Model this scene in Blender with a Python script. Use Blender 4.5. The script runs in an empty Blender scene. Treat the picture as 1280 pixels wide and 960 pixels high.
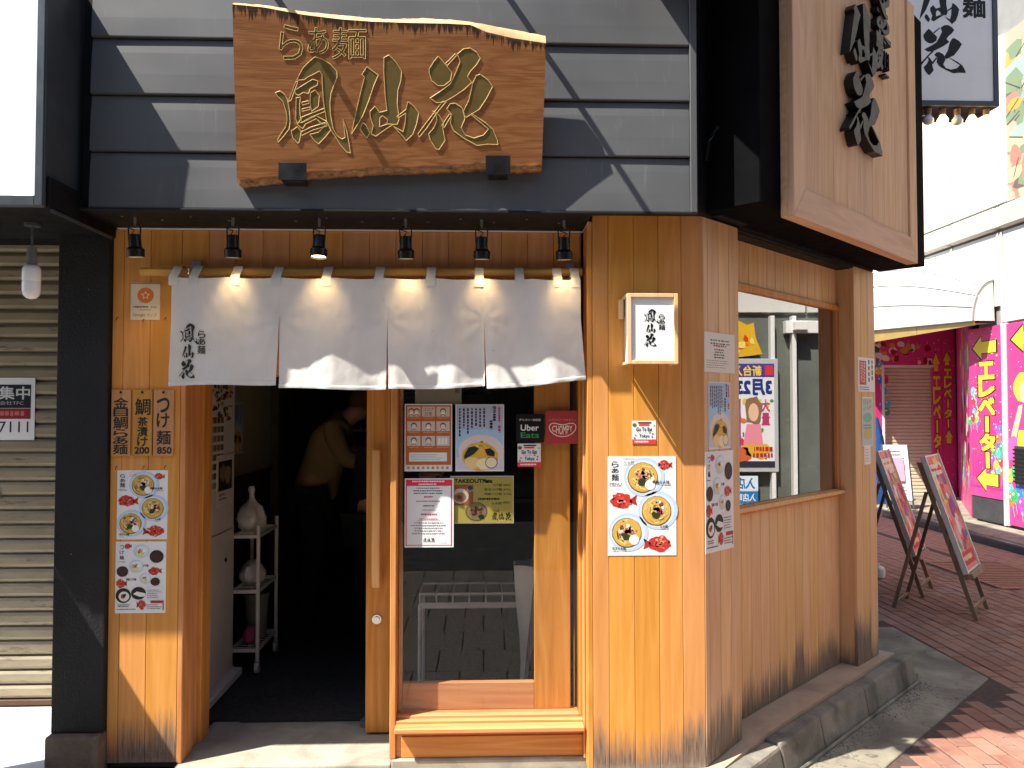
import bpy, bmesh, math, random
from mathutils import Vector, Matrix, noise
from mathutils.geometry import tessellate_polygon
random.seed(7)
D = bpy.data; scene = bpy.context.scene; COL = scene.collection

# ---------------------------------------------------------------- camera, sky, sun, exposure
CAM = Vector((0, -3.45, 1.55)); YAW, PITCH = math.radians(2.0), math.radians(1.7)
FWD = Vector((math.sin(YAW)*math.cos(PITCH), math.cos(YAW)*math.cos(PITCH), math.sin(PITCH)))
RGT = Vector((math.cos(YAW), -math.sin(YAW), 0)); UPV = RGT.cross(FWD)
cd = D.cameras.new('camera'); cd.sensor_width = 36; cd.lens = 1000/1280*36; cd.clip_start = .05; cd.clip_end = 400
co = D.objects.new('camera', cd); COL.objects.link(co)
co.matrix_world = Matrix(((RGT.x, UPV.x, -FWD.x, CAM.x), (RGT.y, UPV.y, -FWD.y, CAM.y), (RGT.z, UPV.z, -FWD.z, CAM.z), (0, 0, 0, 1)))
scene.camera = co
SUN = Vector((1.9, 1.0, -3.07)).normalized()
w = D.worlds.new('World'); scene.world = w; w.use_nodes = True
nt = w.node_tree; nt.nodes.clear()
sk = nt.nodes.new('ShaderNodeTexSky'); sk.sky_type = 'NISHITA'; sk.sun_disc = False
sk.sun_elevation = math.asin(-SUN.z); sk.sun_rotation = math.atan2(-SUN.x, -SUN.y)
bg = nt.nodes.new('ShaderNodeBackground'); bg.inputs[1].default_value = .115
ou = nt.nodes.new('ShaderNodeOutputWorld'); nt.links.new(sk.outputs[0], bg.inputs[0]); nt.links.new(bg.outputs[0], ou.inputs[0])
sl = D.lights.new('sun', 'SUN'); sl.energy = 5.0; sl.angle = math.radians(.5); sl.color = (1, .95, .87)
so = D.objects.new('sun', sl); COL.objects.link(so); so.rotation_mode = 'QUATERNION'; so.rotation_quaternion = SUN.to_track_quat('-Z', 'Y')
so.location = (-12, -8, 20)
scene.view_settings.view_transform = 'Standard'; scene.view_settings.look = 'None'
scene.view_settings.exposure = 1.3; scene.view_settings.gamma = 1
scene.cycles.max_bounces = 8; scene.cycles.use_denoising = True
scene.cycles.sample_clamp_indirect = 6

# ---------------------------------------------------------------- frames and pixel measuring
class Frame:
    def __init__(s, o, deg):
        s.o = Vector(o); s.t = math.radians(deg); s.ex = Vector((math.cos(s.t), math.sin(s.t), 0)); s.ey = Vector((-math.sin(s.t), math.cos(s.t), 0))
    def w(s, p): return s.o + s.ex*p[0] + s.ey*p[1] + Vector((0, 0, p[2]))
    def px(s, x, y, d=0):          # where the photo's pixel meets the plane y = d of this frame: (x, z)
        r = FWD*1000 + RGT*(x-640) - UPV*(y-480); p0 = s.o + s.ey*d
        p = CAM + r*(s.ey.dot(p0-CAM)/s.ey.dot(r)) - s.o
        return p.dot(s.ex), p.z
    def gp(s, x, y, z):            # the pixel on the ground level z, in this frame
        r = FWD*1000 + RGT*(x-640) - UPV*(y-480); p = CAM + r*((z-CAM.z)/r.z) - s.o
        return p.dot(s.ex), p.dot(s.ey)
W0 = Frame((0, 0, 0), 0)                  # street front
SD = Frame((.957, 0, 0), 44)              # chamfered side wall
AL = Frame((7, 0, 0), -90)                # hall across the alley: local x = -world y, local y = into the wall

# ---------------------------------------------------------------- mesh building and tagging
LO = {}; FR = {}
def tag(o, label=None, cat=None, group=None, kind=None):
    if label: o['label'] = label
    if cat: o['category'] = cat
    if group: o['group'] = group
    if kind: o['kind'] = kind
    return o
def thing(name, label, cat, lo=(0, 0, 0), fr=W0, group=None, tilt=None):
    o = D.objects.new(name, None); COL.objects.link(o); o.empty_display_size = .1
    o.location = fr.w(lo); o.rotation_euler = (tilt or 0, 0, fr.t); LO[o.name] = Vector(lo); FR[o.name] = fr
    return tag(o, label, cat, group)
class MB:
    def __init__(s): s.v, s.f, s.m, s.c = [], [], [], []
    def add(s, vs, fs, m=0, c=None):
        n = len(s.v); s.v += [tuple(v) for v in vs]
        for f in fs: s.f.append(tuple(i+n for i in f)); s.m.append(m)
        s.c += [c]*len(vs); return s
    def box(s, x0, x1, y0, y1, z0, z1, m=0, c=None):
        x0, x1 = min(x0, x1), max(x0, x1); y0, y1 = min(y0, y1), max(y0, y1); z0, z1 = min(z0, z1), max(z0, z1)
        return s.add([(x0,y0,z0),(x1,y0,z0),(x1,y1,z0),(x0,y1,z0),(x0,y0,z1),(x1,y0,z1),(x1,y1,z1),(x0,y1,z1)],
                     [(0,3,2,1),(4,5,6,7),(0,1,5,4),(1,2,6,5),(2,3,7,6),(3,0,4,7)], m, c)
    def cyl(s, p0, p1, r0, r1=None, n=12, m=0, cap=True):
        r1 = r0 if r1 is None else r1; p0, p1 = Vector(p0), Vector(p1); a = (p1-p0).normalized()
        u = a.cross(Vector((0, 0, 1)) if abs(a.z) < .9 else Vector((1, 0, 0))).normalized(); v = a.cross(u)
        vs = [p + (u*math.cos(k*2*math.pi/n) + v*math.sin(k*2*math.pi/n))*r for p, r in ((p0, r0), (p1, r1)) for k in range(n)]
        fs = [(k, (k+1) % n, n+(k+1) % n, n+k) for k in range(n)]
        if cap: fs += [tuple(range(n-1, -1, -1)), tuple(range(n, 2*n))]
        return s.add(vs, fs, m)
    def tube(s, pts, r, n=8, m=0):
        pts = [Vector(p) for p in pts]; vs, fs = [], []
        for i, p in enumerate(pts):
            a = (pts[min(i+1, len(pts)-1)] - pts[max(i-1, 0)]).normalized()
            u = a.cross(Vector((0, 0, 1)) if abs(a.z) < .9 else Vector((1, 0, 0))).normalized(); v = a.cross(u)
            rr = r[i] if isinstance(r, (list, tuple)) else r
            vs += [p + (u*math.cos(k*2*math.pi/n) + v*math.sin(k*2*math.pi/n))*rr for k in range(n)]
        for i in range(len(pts)-1): fs += [(i*n+k, i*n+(k+1) % n, (i+1)*n+(k+1) % n, (i+1)*n+k) for k in range(n)]
        fs += [tuple(range(n-1, -1, -1)), tuple(range((len(pts)-1)*n, len(pts)*n))]
        return s.add(vs, fs, m)
    def lathe(s, c, prof, n=16, m=0):   # prof: (r, z) from bottom to top about the vertical through c
        vs = [(c[0]+r*math.cos(k*2*math.pi/n), c[1]+r*math.sin(k*2*math.pi/n), c[2]+z) for r, z in prof for k in range(n)]
        fs = [(i*n+k, i*n+(k+1) % n, (i+1)*n+(k+1) % n, (i+1)*n+k) for i in range(len(prof)-1) for k in range(n)]
        fs += [tuple(range(n-1, -1, -1)), tuple(range((len(prof)-1)*n, len(prof)*n))]
        return s.add(vs, fs, m)
    def prism(s, poly, y0, y1, m=0, c=None):   # poly in (x, z)
        n = len(poly); tri = tessellate_polygon([[Vector((p[0], p[1], 0)) for p in poly]])
        vs = [(p[0], y0, p[1]) for p in poly] + [(p[0], y1, p[1]) for p in poly]
        fs = [t for t in tri] + [tuple(i+n for i in t[::-1]) for t in tri] + [(k, (k+1) % n, n+(k+1) % n, n+k) for k in range(n)]
        return s.add(vs, fs, m, c)
    def slab(s, poly, z0, z1, m=0):            # poly in (x, y)
        n = len(poly); tri = tessellate_polygon([[Vector((p[0], p[1], 0)) for p in poly]])
        vs = [(p[0], p[1], z0) for p in poly] + [(p[0], p[1], z1) for p in poly]
        fs = [t for t in tri] + [tuple(i+n for i in t[::-1]) for t in tri] + [(k, (k+1) % n, n+(k+1) % n, n+k) for k in range(n)]
        return s.add(vs, fs, m)
    def build(s, name, mats, parent=None, lo=None, fr=W0, bevel=0, smooth=False, seg=1, normals=True, wfr=None):
        pf = FR.get(parent.name, W0) if parent is not None else fr
        if wfr and wfr is not pf:
            ws = [wfr.w(v)-pf.o for v in s.v]; s.v = [(v.dot(pf.ex), v.dot(pf.ey), v.z) for v in ws]
        me = D.meshes.new(name)
        base = LO[parent.name] if parent is not None else Vector(lo or (0, 0, 0))
        me.from_pydata([(v[0]-base.x, v[1]-base.y, v[2]-base.z) for v in s.v], [], s.f)
        for mt in (mats if isinstance(mats, (list, tuple)) else [mats]): me.materials.append(mt)
        me.polygons.foreach_set('material_index', s.m)
        if any(c is not None for c in s.c):
            at = me.color_attributes.new('Col', 'FLOAT_COLOR', 'POINT')
            at.data.foreach_set('color', [x for c in s.c for x in (*(c or (1, 1, 1)), 1)])
        if bevel or normals:
            bm = bmesh.new(); bm.from_mesh(me)
            if normals: bmesh.ops.recalc_face_normals(bm, faces=bm.faces)
            if bevel:
                bmesh.ops.remove_doubles(bm, verts=bm.verts, dist=1e-6)
                bmesh.ops.bevel(bm, geom=[e for e in bm.edges if len(e.link_faces) == 2 and e.calc_face_angle(0) > .6], offset=bevel, segments=seg, affect='EDGES', profile=.6, clamp_overlap=True)
            bm.to_mesh(me); bm.free()
        if smooth:
            me.polygons.foreach_set('use_smooth', [True]*len(me.polygons))
            me.set_sharp_from_angle(angle=.8)
        o = D.objects.new(name, me); COL.objects.link(o)
        FR[o.name] = pf
        if parent is not None: o.parent = parent; LO[o.name] = base
        else: o.location = fr.w(base); o.rotation_euler = (0, 0, fr.t); LO[o.name] = base
        return o
def part(name, mats, parent, x0, x1, y0, y1, z0, z1, bevel=.003, **k):
    return MB().box(x0, x1, y0, y1, z0, z1).build(name, mats, parent, bevel=bevel, **k)
def struct(o, kind='structure'): o['kind'] = kind; return o

# ---------------------------------------------------------------- materials
def hexc(h):
    h = h.lstrip('#'); r = [int(h[i:i+2], 16)/255 for i in (0, 2, 4)]
    return tuple(c/12.92 if c <= .04045 else ((c+.055)/1.055)**2.4 for c in r)
class NT:
    def __init__(s, name):
        s.m = D.materials.new(name); s.m.use_nodes = True; s.t = s.m.node_tree; s.b = s.t.nodes['Principled BSDF']
    def n(s, ty, ins=None, **kw):
        nd = s.t.nodes.new('ShaderNode'+ty)
        for k, v in kw.items(): setattr(nd, k, v)
        for k, v in (ins or {}).items(): s.set(nd, k, v)
        return nd
    def set(s, nd, k, v):
        i = nd.inputs[k]
        if hasattr(v, 'is_output'): s.t.links.new(v, i)
        elif i.type == 'RGBA' and len(v) == 3: i.default_value = (*v, 1)
        else: i.default_value = v
    def p(s, **kw):
        for k, v in kw.items(): s.set(s.b, k.replace('_', ' '), v)
        return s
    def math(s, op, a, b=0, c=None):
        nd = s.n('Math', operation=op); s.set(nd, 0, a); s.set(nd, 1, b)
        if c is not None: s.set(nd, 2, c)
        return nd.outputs[0]
    def mix(s, f, a, b, bt='MIX'):
        nd = s.n('Mix', data_type='RGBA', blend_type=bt); s.set(nd, 0, f); s.set(nd, 6, a); s.set(nd, 7, b); return nd.outputs[2]
    def coord(s, scale=(1, 1, 1), rnd=False, kind='Object'):
        tc = s.n('TexCoord').outputs[kind]
        if rnd:
            oi = s.n('ObjectInfo').outputs['Random']
            tc = s.n('VectorMath', {0: tc, 1: s.n('VectorMath', {0: (37, 23, 51), 3: oi}, operation='SCALE').outputs[0]}, operation='ADD').outputs[0]
        return s.n('Mapping', {0: tc, 3: scale}).outputs[0]
    def noise(s, vec, scale, detail=4, rough=.55, dist=0):
        return s.n('TexNoise', {'Vector': vec, 'Scale': scale, 'Detail': detail, 'Roughness': rough, 'Distortion': dist}).outputs[0]
    def ramp(s, f, stops):
        nd = s.n('ValToRGB', {0: f}); e = nd.color_ramp.elements
        while len(e) < len(stops): e.new(.5)
        for k, (p, c) in enumerate(stops): e[k].position = p; e[k].color = (*(c if not isinstance(c, (int, float)) else (c, c, c)), 1)
        return nd.outputs[0]
    def bump(s, h, strength=.3, dist=.01):
        s.set(s.b, 'Normal', s.n('Bump', {'Strength': strength, 'Distance': dist, 'Height': h}).outputs[0]); return s
def mat(name, col, rough=.6, metal=0, var=.18, scale=6, bump=0, bscale=60, spec=.5, coords='Object', dirt=None, **kw):
    t = NT(name); v = t.coord(kind=coords); n = t.noise(v, scale, 6, .6)
    lo = tuple(c*(1-var) for c in col); hi = tuple(min(1, c*(1+var)) for c in col)
    c = t.ramp(n, [(.3, lo), (.7, hi)])
    if dirt: c = t.mix(t.ramp(t.noise(v, scale*2.3, 8, .7), [(.52, 0), (.72, dirt[1])]), c, dirt[0])
    t.p(Base_Color=c, Metallic=metal, Roughness=t.ramp(t.noise(v, scale*3, 3), [(.3, max(0, rough-.07)), (.7, min(1, rough+.07))]))
    t.b.inputs['Specular IOR Level'].default_value = spec
    for k, x in kw.items(): t.set(t.b, k.replace('_', ' '), x)
    if bump: t.bump(t.noise(v, bscale, 5, .6), bump, .004)
    return t.m
def wood(name, dark, mid, light, axis='Z', rough=.45, stain=0, scale=1., knots=True):
    t = NT(name)
    sc = {'Z': (22, 22, 1.0), 'X': (1.0, 22, 22)}[axis]; lg = {'Z': (5, 5, .45), 'X': (.45, 5, 5)}[axis]
    g = t.noise(t.coord(tuple(a*scale for a in sc), True), 2.2, 6, .62, .25)
    fine = t.noise(t.coord(tuple(a*scale*3.2 for a in sc), True), 3, 3, .6)
    big = t.noise(t.coord(tuple(a*scale for a in lg), True), 1.1, 2, .5, .4)
    rings = t.math('PINGPONG', t.math('MULTIPLY', big, 9.0), .5)            # flat-sawn figure
    f = t.math('ADD', t.math('MULTIPLY', g, .55), t.math('ADD', t.math('MULTIPLY', rings, .42), t.math('MULTIPLY', fine, .2)))
    c = t.ramp(f, [(.25, light), (.5, mid), (.82, dark)])
    r = t.n('ObjectInfo').outputs['Random']
    c = t.n('HueSaturation', {'Hue': t.math('MULTIPLY_ADD', r, .012, .494), 'Saturation': t.math('MULTIPLY_ADD', r, .16, .92), 'Value': t.math('MULTIPLY_ADD', t.math('FRACT', t.math('MULTIPLY', r, 7.3)), .13, .93), 'Color': c}).outputs[0]
    if stain:      # grey weathering that climbs each board from the ground
        z = t.n('SeparateXYZ', {0: t.n('NewGeometry').outputs['Position']}).outputs[2]
        st = t.math('ADD', t.math('MULTIPLY', t.noise(t.coord((48, 48, 2.2), True), 1.3, 5, .7), .5), t.math('MULTIPLY', t.noise(t.coord((3, 3, .2), True), 1.0, 1), .75))
        hgt = t.math('MULTIPLY', t.math('POWER', st, 2.6), stain)
        k = t.n('MapRange', {0: t.math('SUBTRACT', hgt, z), 1: -.05, 2: .09, 3: 0, 4: .88}).outputs[0]
        c = t.mix(k, c, t.ramp(fine, [(.35, hexc('3b3630')), (.65, hexc('77706a'))]))
        rag = t.n('MapRange', {0: t.math('SUBTRACT', t.noise(t.coord((60, 60, 40)), 1.0, 3), t.math('MULTIPLY', z, 14.)), 1: .0, 2: .5, 3: 0, 4: .6}).outputs[0]
        c = t.mix(rag, c, hexc('8f877b'))
    t.p(Base_Color=c, Roughness=t.ramp(g, [(.3, rough-.06), (.7, rough+.12)]))
    t.b.inputs['Specular IOR Level'].default_value = .35
    t.bump(f, .12, .002)
    return t.m
H = hexc
M = {}
M['wall_wood'] = wood('cedar_boards', H('ba7c43'), H('cc8d50'), H('d89b5f'), stain=.47)
M['side_wood_lit'] = wood('cedar_side_boards_lit', H('c39561'), H('d2a775'), H('dcb486'), stain=.66)  # same cedar as the front, made paler in place of bounce light
M['frame_wood'] = wood('cedar_frame', H('a5672f'), H('c38348'), H('d2975a'))
M['rail_wood'] = wood('cedar_rail', H('a5672f'), H('c38348'), H('d2975a'), axis='X')
M['handle_wood'] = wood('pale_handle', H('c08a45'), H('d9a55c'), H('e6bb76'), rough=.35)
M['rod_wood'] = wood('rod_wood', H('8a6238'), H('ad844e'), H('c49c62'), axis='X')
M['tag_wood'] = wood('tag_wood', H('a87440'), H('bd874c'), H('c89557'))
M['pale_wood'] = wood('pale_sign_wood', H('b58a68'), H('c79f7d'), H('d3ae8d'), rough=.55)
M['pale_frame'] = wood('pale_sign_frame', H('b88d6c'), H('c8a07f'), H('d2ac8b'), axis='X', rough=.55)
M['lamp_wood'] = wood('light_box_frame', H('c89a6a'), H('dcb589'), H('e8c79f'))
M['stand_wood'] = wood('stand_wood', H('6b5744'), H('8a745c'), H('a08a70'))
def metal_clad():
    t = NT('charcoal_cladding'); v = t.coord(); n = t.noise(v, 2.2, 3, .5)
    c = t.ramp(n, [(.3, (.072, .073, .075)), (.7, (.095, .096, .098))])
    c = t.mix(t.ramp(t.noise(t.coord((14, 14, 1.5)), 3, 5, .7), [(.6, 0), (.8, .35)]), c, (.2, .2, .2))
    t.p(Base_Color=c, Metallic=0, Roughness=t.ramp(n, [(.3, .40), (.7, .52)])); t.b.inputs['Specular IOR Level'].default_value = .22; t.bump(t.noise(t.coord((1.2, 1.2, 3)), 1.3, 1), .22, .02); return t.m
M['clad'] = metal_clad()
M['black'] = mat('black_paint', (.007, .007, .008), .65, var=.3, bump=.1, spec=.12)
M['matte_black'] = mat('matte_black', (.004, .004, .0045), .8, var=.2, spec=.03)
M['black_rough'] = None
def rough_black():
    t = NT('rough_black_render'); v = t.coord()
    spk = t.ramp(t.noise(v, 55, 8, .75), [(.64, 0), (.67, 1)]); pk = t.ramp(t.noise(v, 3.2, 4), [(.5, 0), (.62, 1)])
    c = t.mix(t.math('MULTIPLY', spk, pk), t.ramp(t.noise(v, 5, 5), [(.3, (.006, .006, .007)), (.7, (.013, .013, .014))]), (.45, .44, .42))
    t.b.inputs['Specular IOR Level'].default_value = .3
    t.p(Base_Color=c, Roughness=.6); t.bump(t.noise(v, 85, 4, .6), .8, .006); return t.m
M['black_rough'] = rough_black()
M['soffit'] = mat('black_soffit', (.008, .008, .008), .6, var=.4, spec=.2)
M['lamp_black'] = mat('lamp_black_metal', (.010, .010, .010), .32, var=.2, metal=.3)
M['steel'] = mat('steel', (.55, .54, .52), .3, metal=1, var=.1)
M['chrome'] = mat('bright_steel', (.7, .69, .67), .18, metal=1, var=.05)
M['white_trim'] = mat('white_trim', (.75, .74, .71), .5, var=.06)
M['sign_white'] = mat('white_sign_face', (.78, .79, .77), .35, var=.03)
M['sign_grey'] = mat('grey_sign_frame', (.07, .08, .09), .35, metal=.4, var=.15)
def paver(name, c1, c2, c3):
    t = NT(name); v = t.coord(rnd=True); r = t.n('ObjectInfo').outputs['Random']
    nz = t.noise(t.coord(kind='Object', rnd=True), 9, 6, .65)
    c = t.ramp(t.math('ADD', t.math('MULTIPLY', nz, .7), t.math('MULTIPLY', r, .35)), [(.3, c1), (.55, c2), (.8, c3)])
    g = t.n('NewGeometry').outputs['Position']
    wear = t.ramp(t.noise(g, 2.3, 7, .7), [(.5, 0), (.7, .55)])
    c = t.mix(wear, c, H('8d7a6e')); t.p(Base_Color=c, Roughness=.85)
    t.bump(t.noise(v, 70, 5, .7), .35, .004); return t.m
M['paver'] = paver('red_paver', H('7f5546'), H('906653'), H('a07562'))
M['grey_paver'] = paver('grey_paver', H('6d6862'), H('7d7871'), H('8c867e'))
def concrete(name, lo, hi, stain, sc=3., crack=True, bump=.4):
    t = NT(name); v = t.coord(kind='Object')
    c = t.ramp(t.noise(v, sc, 8, .68), [(.32, lo), (.66, hi)])
    c = t.mix(t.ramp(t.noise(v, sc*.8, 5, .6, .6), [(.46, 0), (.66, .85)]), c, stain)
    c = t.mix(t.ramp(t.noise(v, 48, 6, .8), [(.62, 0), (.75, .5)]), c, tuple(x*.5 for x in lo))
    if crack:
        e = t.n('TexVoronoi', {'Vector': t.n('VectorMath', {0: v, 1: t.n('TexNoise', {'Vector': v, 'Scale': 4., 'Detail': 4}).outputs[1]}, operation='ADD').outputs[0], 'Scale': 1.1}, feature='DISTANCE_TO_EDGE').outputs[0]
        c = t.mix(t.ramp(e, [(.0, .75), (.012, 0)]), c, (.05, .045, .04))
    t.p(Base_Color=c, Roughness=.88); t.bump(t.noise(v, 34, 7, .75), bump, .008); return t.m
M['concrete'] = concrete('worn_concrete', H('736d5f'), H('978f7c'), H('56524a'), 2.6, True, .6)
M['kerb'] = concrete('kerb_stone', H('68645b'), H('938c7f'), H('3c3a35'), 3.4, False, .8)
M['threshold'] = concrete('threshold_stone', H('8f8a7c'), H('aaa593'), H('77736a'), 3.2, False, .25)
M['tan'] = concrete('tan_plinth', H('a58d77'), H('b39b85'), H('8f7a68'), 3, False, .15)
M['brown_stone'] = concrete('brown_stone', H('57493c'), H('77675a'), H('3d342c'), 7, False, .5)
M['white_floor'] = mat('white_painted_step', (.72, .73, .74), .55, var=.06, dirt=((.4, .4, .4), .3))
M['asphalt'] = concrete('asphalt', (.045, .045, .046), (.07, .07, .07), (.035, .035, .035), 6, False, .5)
M['far_ground'] = concrete('far_ground', (.2, .19, .18), (.27, .26, .25), (.16, .155, .15), 2, False, .2)
M['mortar'] = mat('sand_joint', H('4c3b34'), .95, var=.35, scale=30, bump=.4)
def shutter_mat():
    t = NT('beige_shutter'); v = t.coord()
    c = t.ramp(t.noise(t.coord((1, 1, 3), True), 4, 6, .6), [(.3, H('7a6e57')), (.7, H('93876d'))])
    c = t.mix(t.ramp(t.noise(t.coord((3, 3, 22), True), 1.3, 7, .72), [(.58, 0), (.66, .85)]), c, H('45321f'))
    t.p(Base_Color=c, Roughness=.5); return t.m
M['shutter'] = shutter_mat()
M['shutter_far'] = mat('cream_shutter', H('d2c9ae'), .5, var=.06)
def cloth():
    t = NT('noren_cotton'); v = t.coord()
    c = t.ramp(t.noise(v, 5, 5), [(.3, (.66, .64, .60)), (.7, (.74, .72, .68))])
    c = t.mix(t.ramp(t.noise(v, 24, 3, .4), [(.74, 0), (.78, .4)]), c, (.45, .38, .3))
    t.p(Base_Color=c, Roughness=.95); t.b.inputs['Specular IOR Level'].default_value = .1
    wv = t.math('ADD', t.noise(t.coord((1, 1, .6)), 13, 5, .55, .8), t.math('MULTIPLY', t.noise(t.coord((300, 1, 300)), 2, 2), .18))
    t.bump(wv, .32, .010)
    tr = t.n('BsdfTranslucent', {0: c}); mx = t.n('MixShader', {0: .16, 1: t.b.outputs[0], 2: tr.outputs[0]})
    t.t.links.new(mx.outputs[0], t.t.nodes['Material Output'].inputs[0]); return t.m
M['cloth'] = cloth()
def ink():
    t = NT('printed_ink'); a = t.n('Attribute', attribute_name='Col').outputs[0]
    t.p(Base_Color=a, Roughness=.42); t.b.inputs['Specular IOR Level'].default_value = .35; return t.m
M['ink'] = ink()
M['sumi'] = mat('black_sumi_ink', (.012, .011, .010), .7, var=.2)
M['paper'] = mat('white_paper', (.74, .74, .73), .5, var=.03)
M['olive'] = mat('carved_olive_gold', H('6f5c2c'), .45, var=.12, metal=.25, scale=20)
M['gold_edge'] = mat('pale_carved_edge', H('c9a96c'), .35, var=.25, scale=40)
def slab_wood():
    t = NT('zelkova_slab'); v = t.coord()
    wv = t.noise(t.coord((1.2, 4, 9)), 1.5, 3, .5, .5); rg = t.math('PINGPONG', t.math('MULTIPLY', wv, 7), .5)
    fn = t.noise(t.coord((3, 30, 70)), 3, 5, .6)
    c = t.ramp(t.math('ADD', t.math('MULTIPLY', rg, .6), t.math('MULTIPLY', fn, .5)), [(.2, H('98673f')), (.5, H('86552f')), (.85, H('684022'))])
    t.p(Base_Color=c, Roughness=.42); t.b.inputs['Specular IOR Level'].default_value = .3
    # dark weathering drips below the top edge: height along the slab is in the vertex attribute 'edge'
    e = t.n('Attribute', attribute_name='Col').outputs[0]; sx = t.n('SeparateColor', {0: e})
    drip = t.noise(t.coord((85, 1, 2.6)), 1, 4, .7)
    k = t.ramp(t.math('SUBTRACT', t.math('MULTIPLY', t.math('SUBTRACT', drip, .36), .95), sx.outputs[0]), [(.0, 0), (.05, .92)])
    c2 = t.mix(k, c, H('2a1c12'))
    bark = t.ramp(t.math('SUBTRACT', t.math('MULTIPLY', t.noise(t.coord((9, 9, 14)), 2, 6, .75), .2), sx.outputs[1]), [(.0, 0), (.03, 1)])
    c2 = t.mix(bark, c2, t.ramp(t.noise(t.coord((12, 12, 30)), 2, 6, .8), [(.35, H('3a2614')), (.55, H('9a6c3c')), (.7, H('b98a52'))]))
    t.set(t.b, 'Base Color', c2); t.bump(t.math('ADD', fn, t.math('MULTIPLY', rg, .3)), .2, .003); return t.m
M['slab'] = slab_wood()
M['live_edge'] = mat('pale_live_edge', H('c9a473'), .6, var=.28, scale=9, bump=.4, bscale=40)
def glass(name, refl_, tint=(1, 1, 1), ior=1.5, fk=1.0):
    t = NT(name); tr = t.n('BsdfTransparent', {0: tint}); gl = t.n('BsdfGlossy', {0: (1, 1, 1), 'Roughness': .002})
    fr = t.n('Fresnel', {'IOR': ior}); k = t.math('MULTIPLY', t.math('MINIMUM', t.math('ADD', t.math('MULTIPLY', fr.outputs[0], fk), refl_), 1.0), t.math('SUBTRACT', 1.0, t.n('NewGeometry').outputs['Backfacing']))
    mx = t.n('MixShader', {0: k, 1: tr.outputs[0], 2: gl.outputs[0]}); t.t.links.new(mx.outputs[0], t.t.nodes['Material Output'].inputs[0])
    t.t.nodes.remove(t.b); return t.m
M['door_glass'] = glass('door_glass', .0, (.94, .95, .94))
M['side_glass'] = glass('mirror_film_glass', .33, (.6, .62, .62))
def emit(name, col, st):
    t = NT(name); t.p(Base_Color=col, Emission_Color=col, Emission_Strength=st); return t.m
M['bulb_on'] = emit('warm_bulb', (1, .72, .36), 5)
M['bulb_off'] = mat('milk_glass', (.75, .75, .74), .2, var=.03)
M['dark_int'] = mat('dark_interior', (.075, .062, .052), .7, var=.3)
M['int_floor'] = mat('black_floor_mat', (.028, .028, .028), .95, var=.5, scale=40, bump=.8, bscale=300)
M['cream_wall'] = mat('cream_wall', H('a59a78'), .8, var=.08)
M['brown_wall'] = mat('brown_wainscot', H('4e2e18'), .6, var=.2)
M['white_enamel'] = mat('white_enamel', (.68, .67, .63), .4, var=.05)
M['white_plastic'] = mat('white_plastic', (.7, .69, .66), .45, var=.06)
M['bag'] = mat('white_bag_film', (.72, .71, .68), .35, var=.08, bump=.6, bscale=14)
M['bin'] = mat('grey_bin', (.2, .2, .19), .5, var=.1)
M['pink_bag'] = mat('pink_bag', H('a84a68'), .5, var=.4, scale=25)
M['tile_wall'] = mat('white_wall_panel', (.62, .60, .54), .5, var=.03)
M['seam'] = mat('panel_seam', (.25, .24, .22), .7, var=.1)
M['gold_trim'] = mat('gold_trim', H('b3935a'), .35, metal=.4, var=.12)
M['awning'] = mat('white_awning', (.66, .655, .63), .7, var=.05)
M['awning_rib'] = mat('awning_rib', (.34, .33, .31), .7, var=.08)
M['dark_base'] = mat('dark_plinth', (.04, .04, .042), .4, var=.3)
M['pole_white'] = mat('white_post', (.75, .74, .70), .4, var=.04)
M['grate'] = mat('rusty_grate', H('96664f'), .8, var=.25, scale=20)
M['opp'] = mat('grey_facade', (.10, .10, .10), .8, var=.2)
M['opp_glass'] = mat('dark_window', (.03, .035, .04), .1, var=.2)
M['tan_jacket'] = mat('tan_jacket', H('9a7c52'), .85, var=.12, scale=14, bump=.9, bscale=18)
M['dark_cloth'] = mat('black_clothing', (.008, .008, .009), .9, var=.3)
M['skin'] = mat('skin', H('b98a6a'), .55, var=.06)
M['brown_hair'] = mat('brown_knit_hat', H('6a452a'), .9, var=.2, bump=.8, bscale=90)
M['black_hair'] = mat('black_hair', (.01, .009, .009), .5, var=.3)
M['trunk'] = mat('pale_bark', H('9c9484'), .9, var=.4, scale=14, bump=.6)
M['leaf'] = mat('street_leaf', (.05, .09, .03), .7, var=.3)
M['clear_film'] = glass('clear_film', .08, (.75, .76, .76))
M['tarp'] = mat('blue_tarp', H('14508c'), .6, var=.3, bump=.8, bscale=9)
M['rubber'] = mat('grey_rubber', (.12, .12, .12), .8, var=.15)
M['cabinet'] = mat('grey_cabinet', (.45, .46, .46), .5, var=.05)

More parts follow.
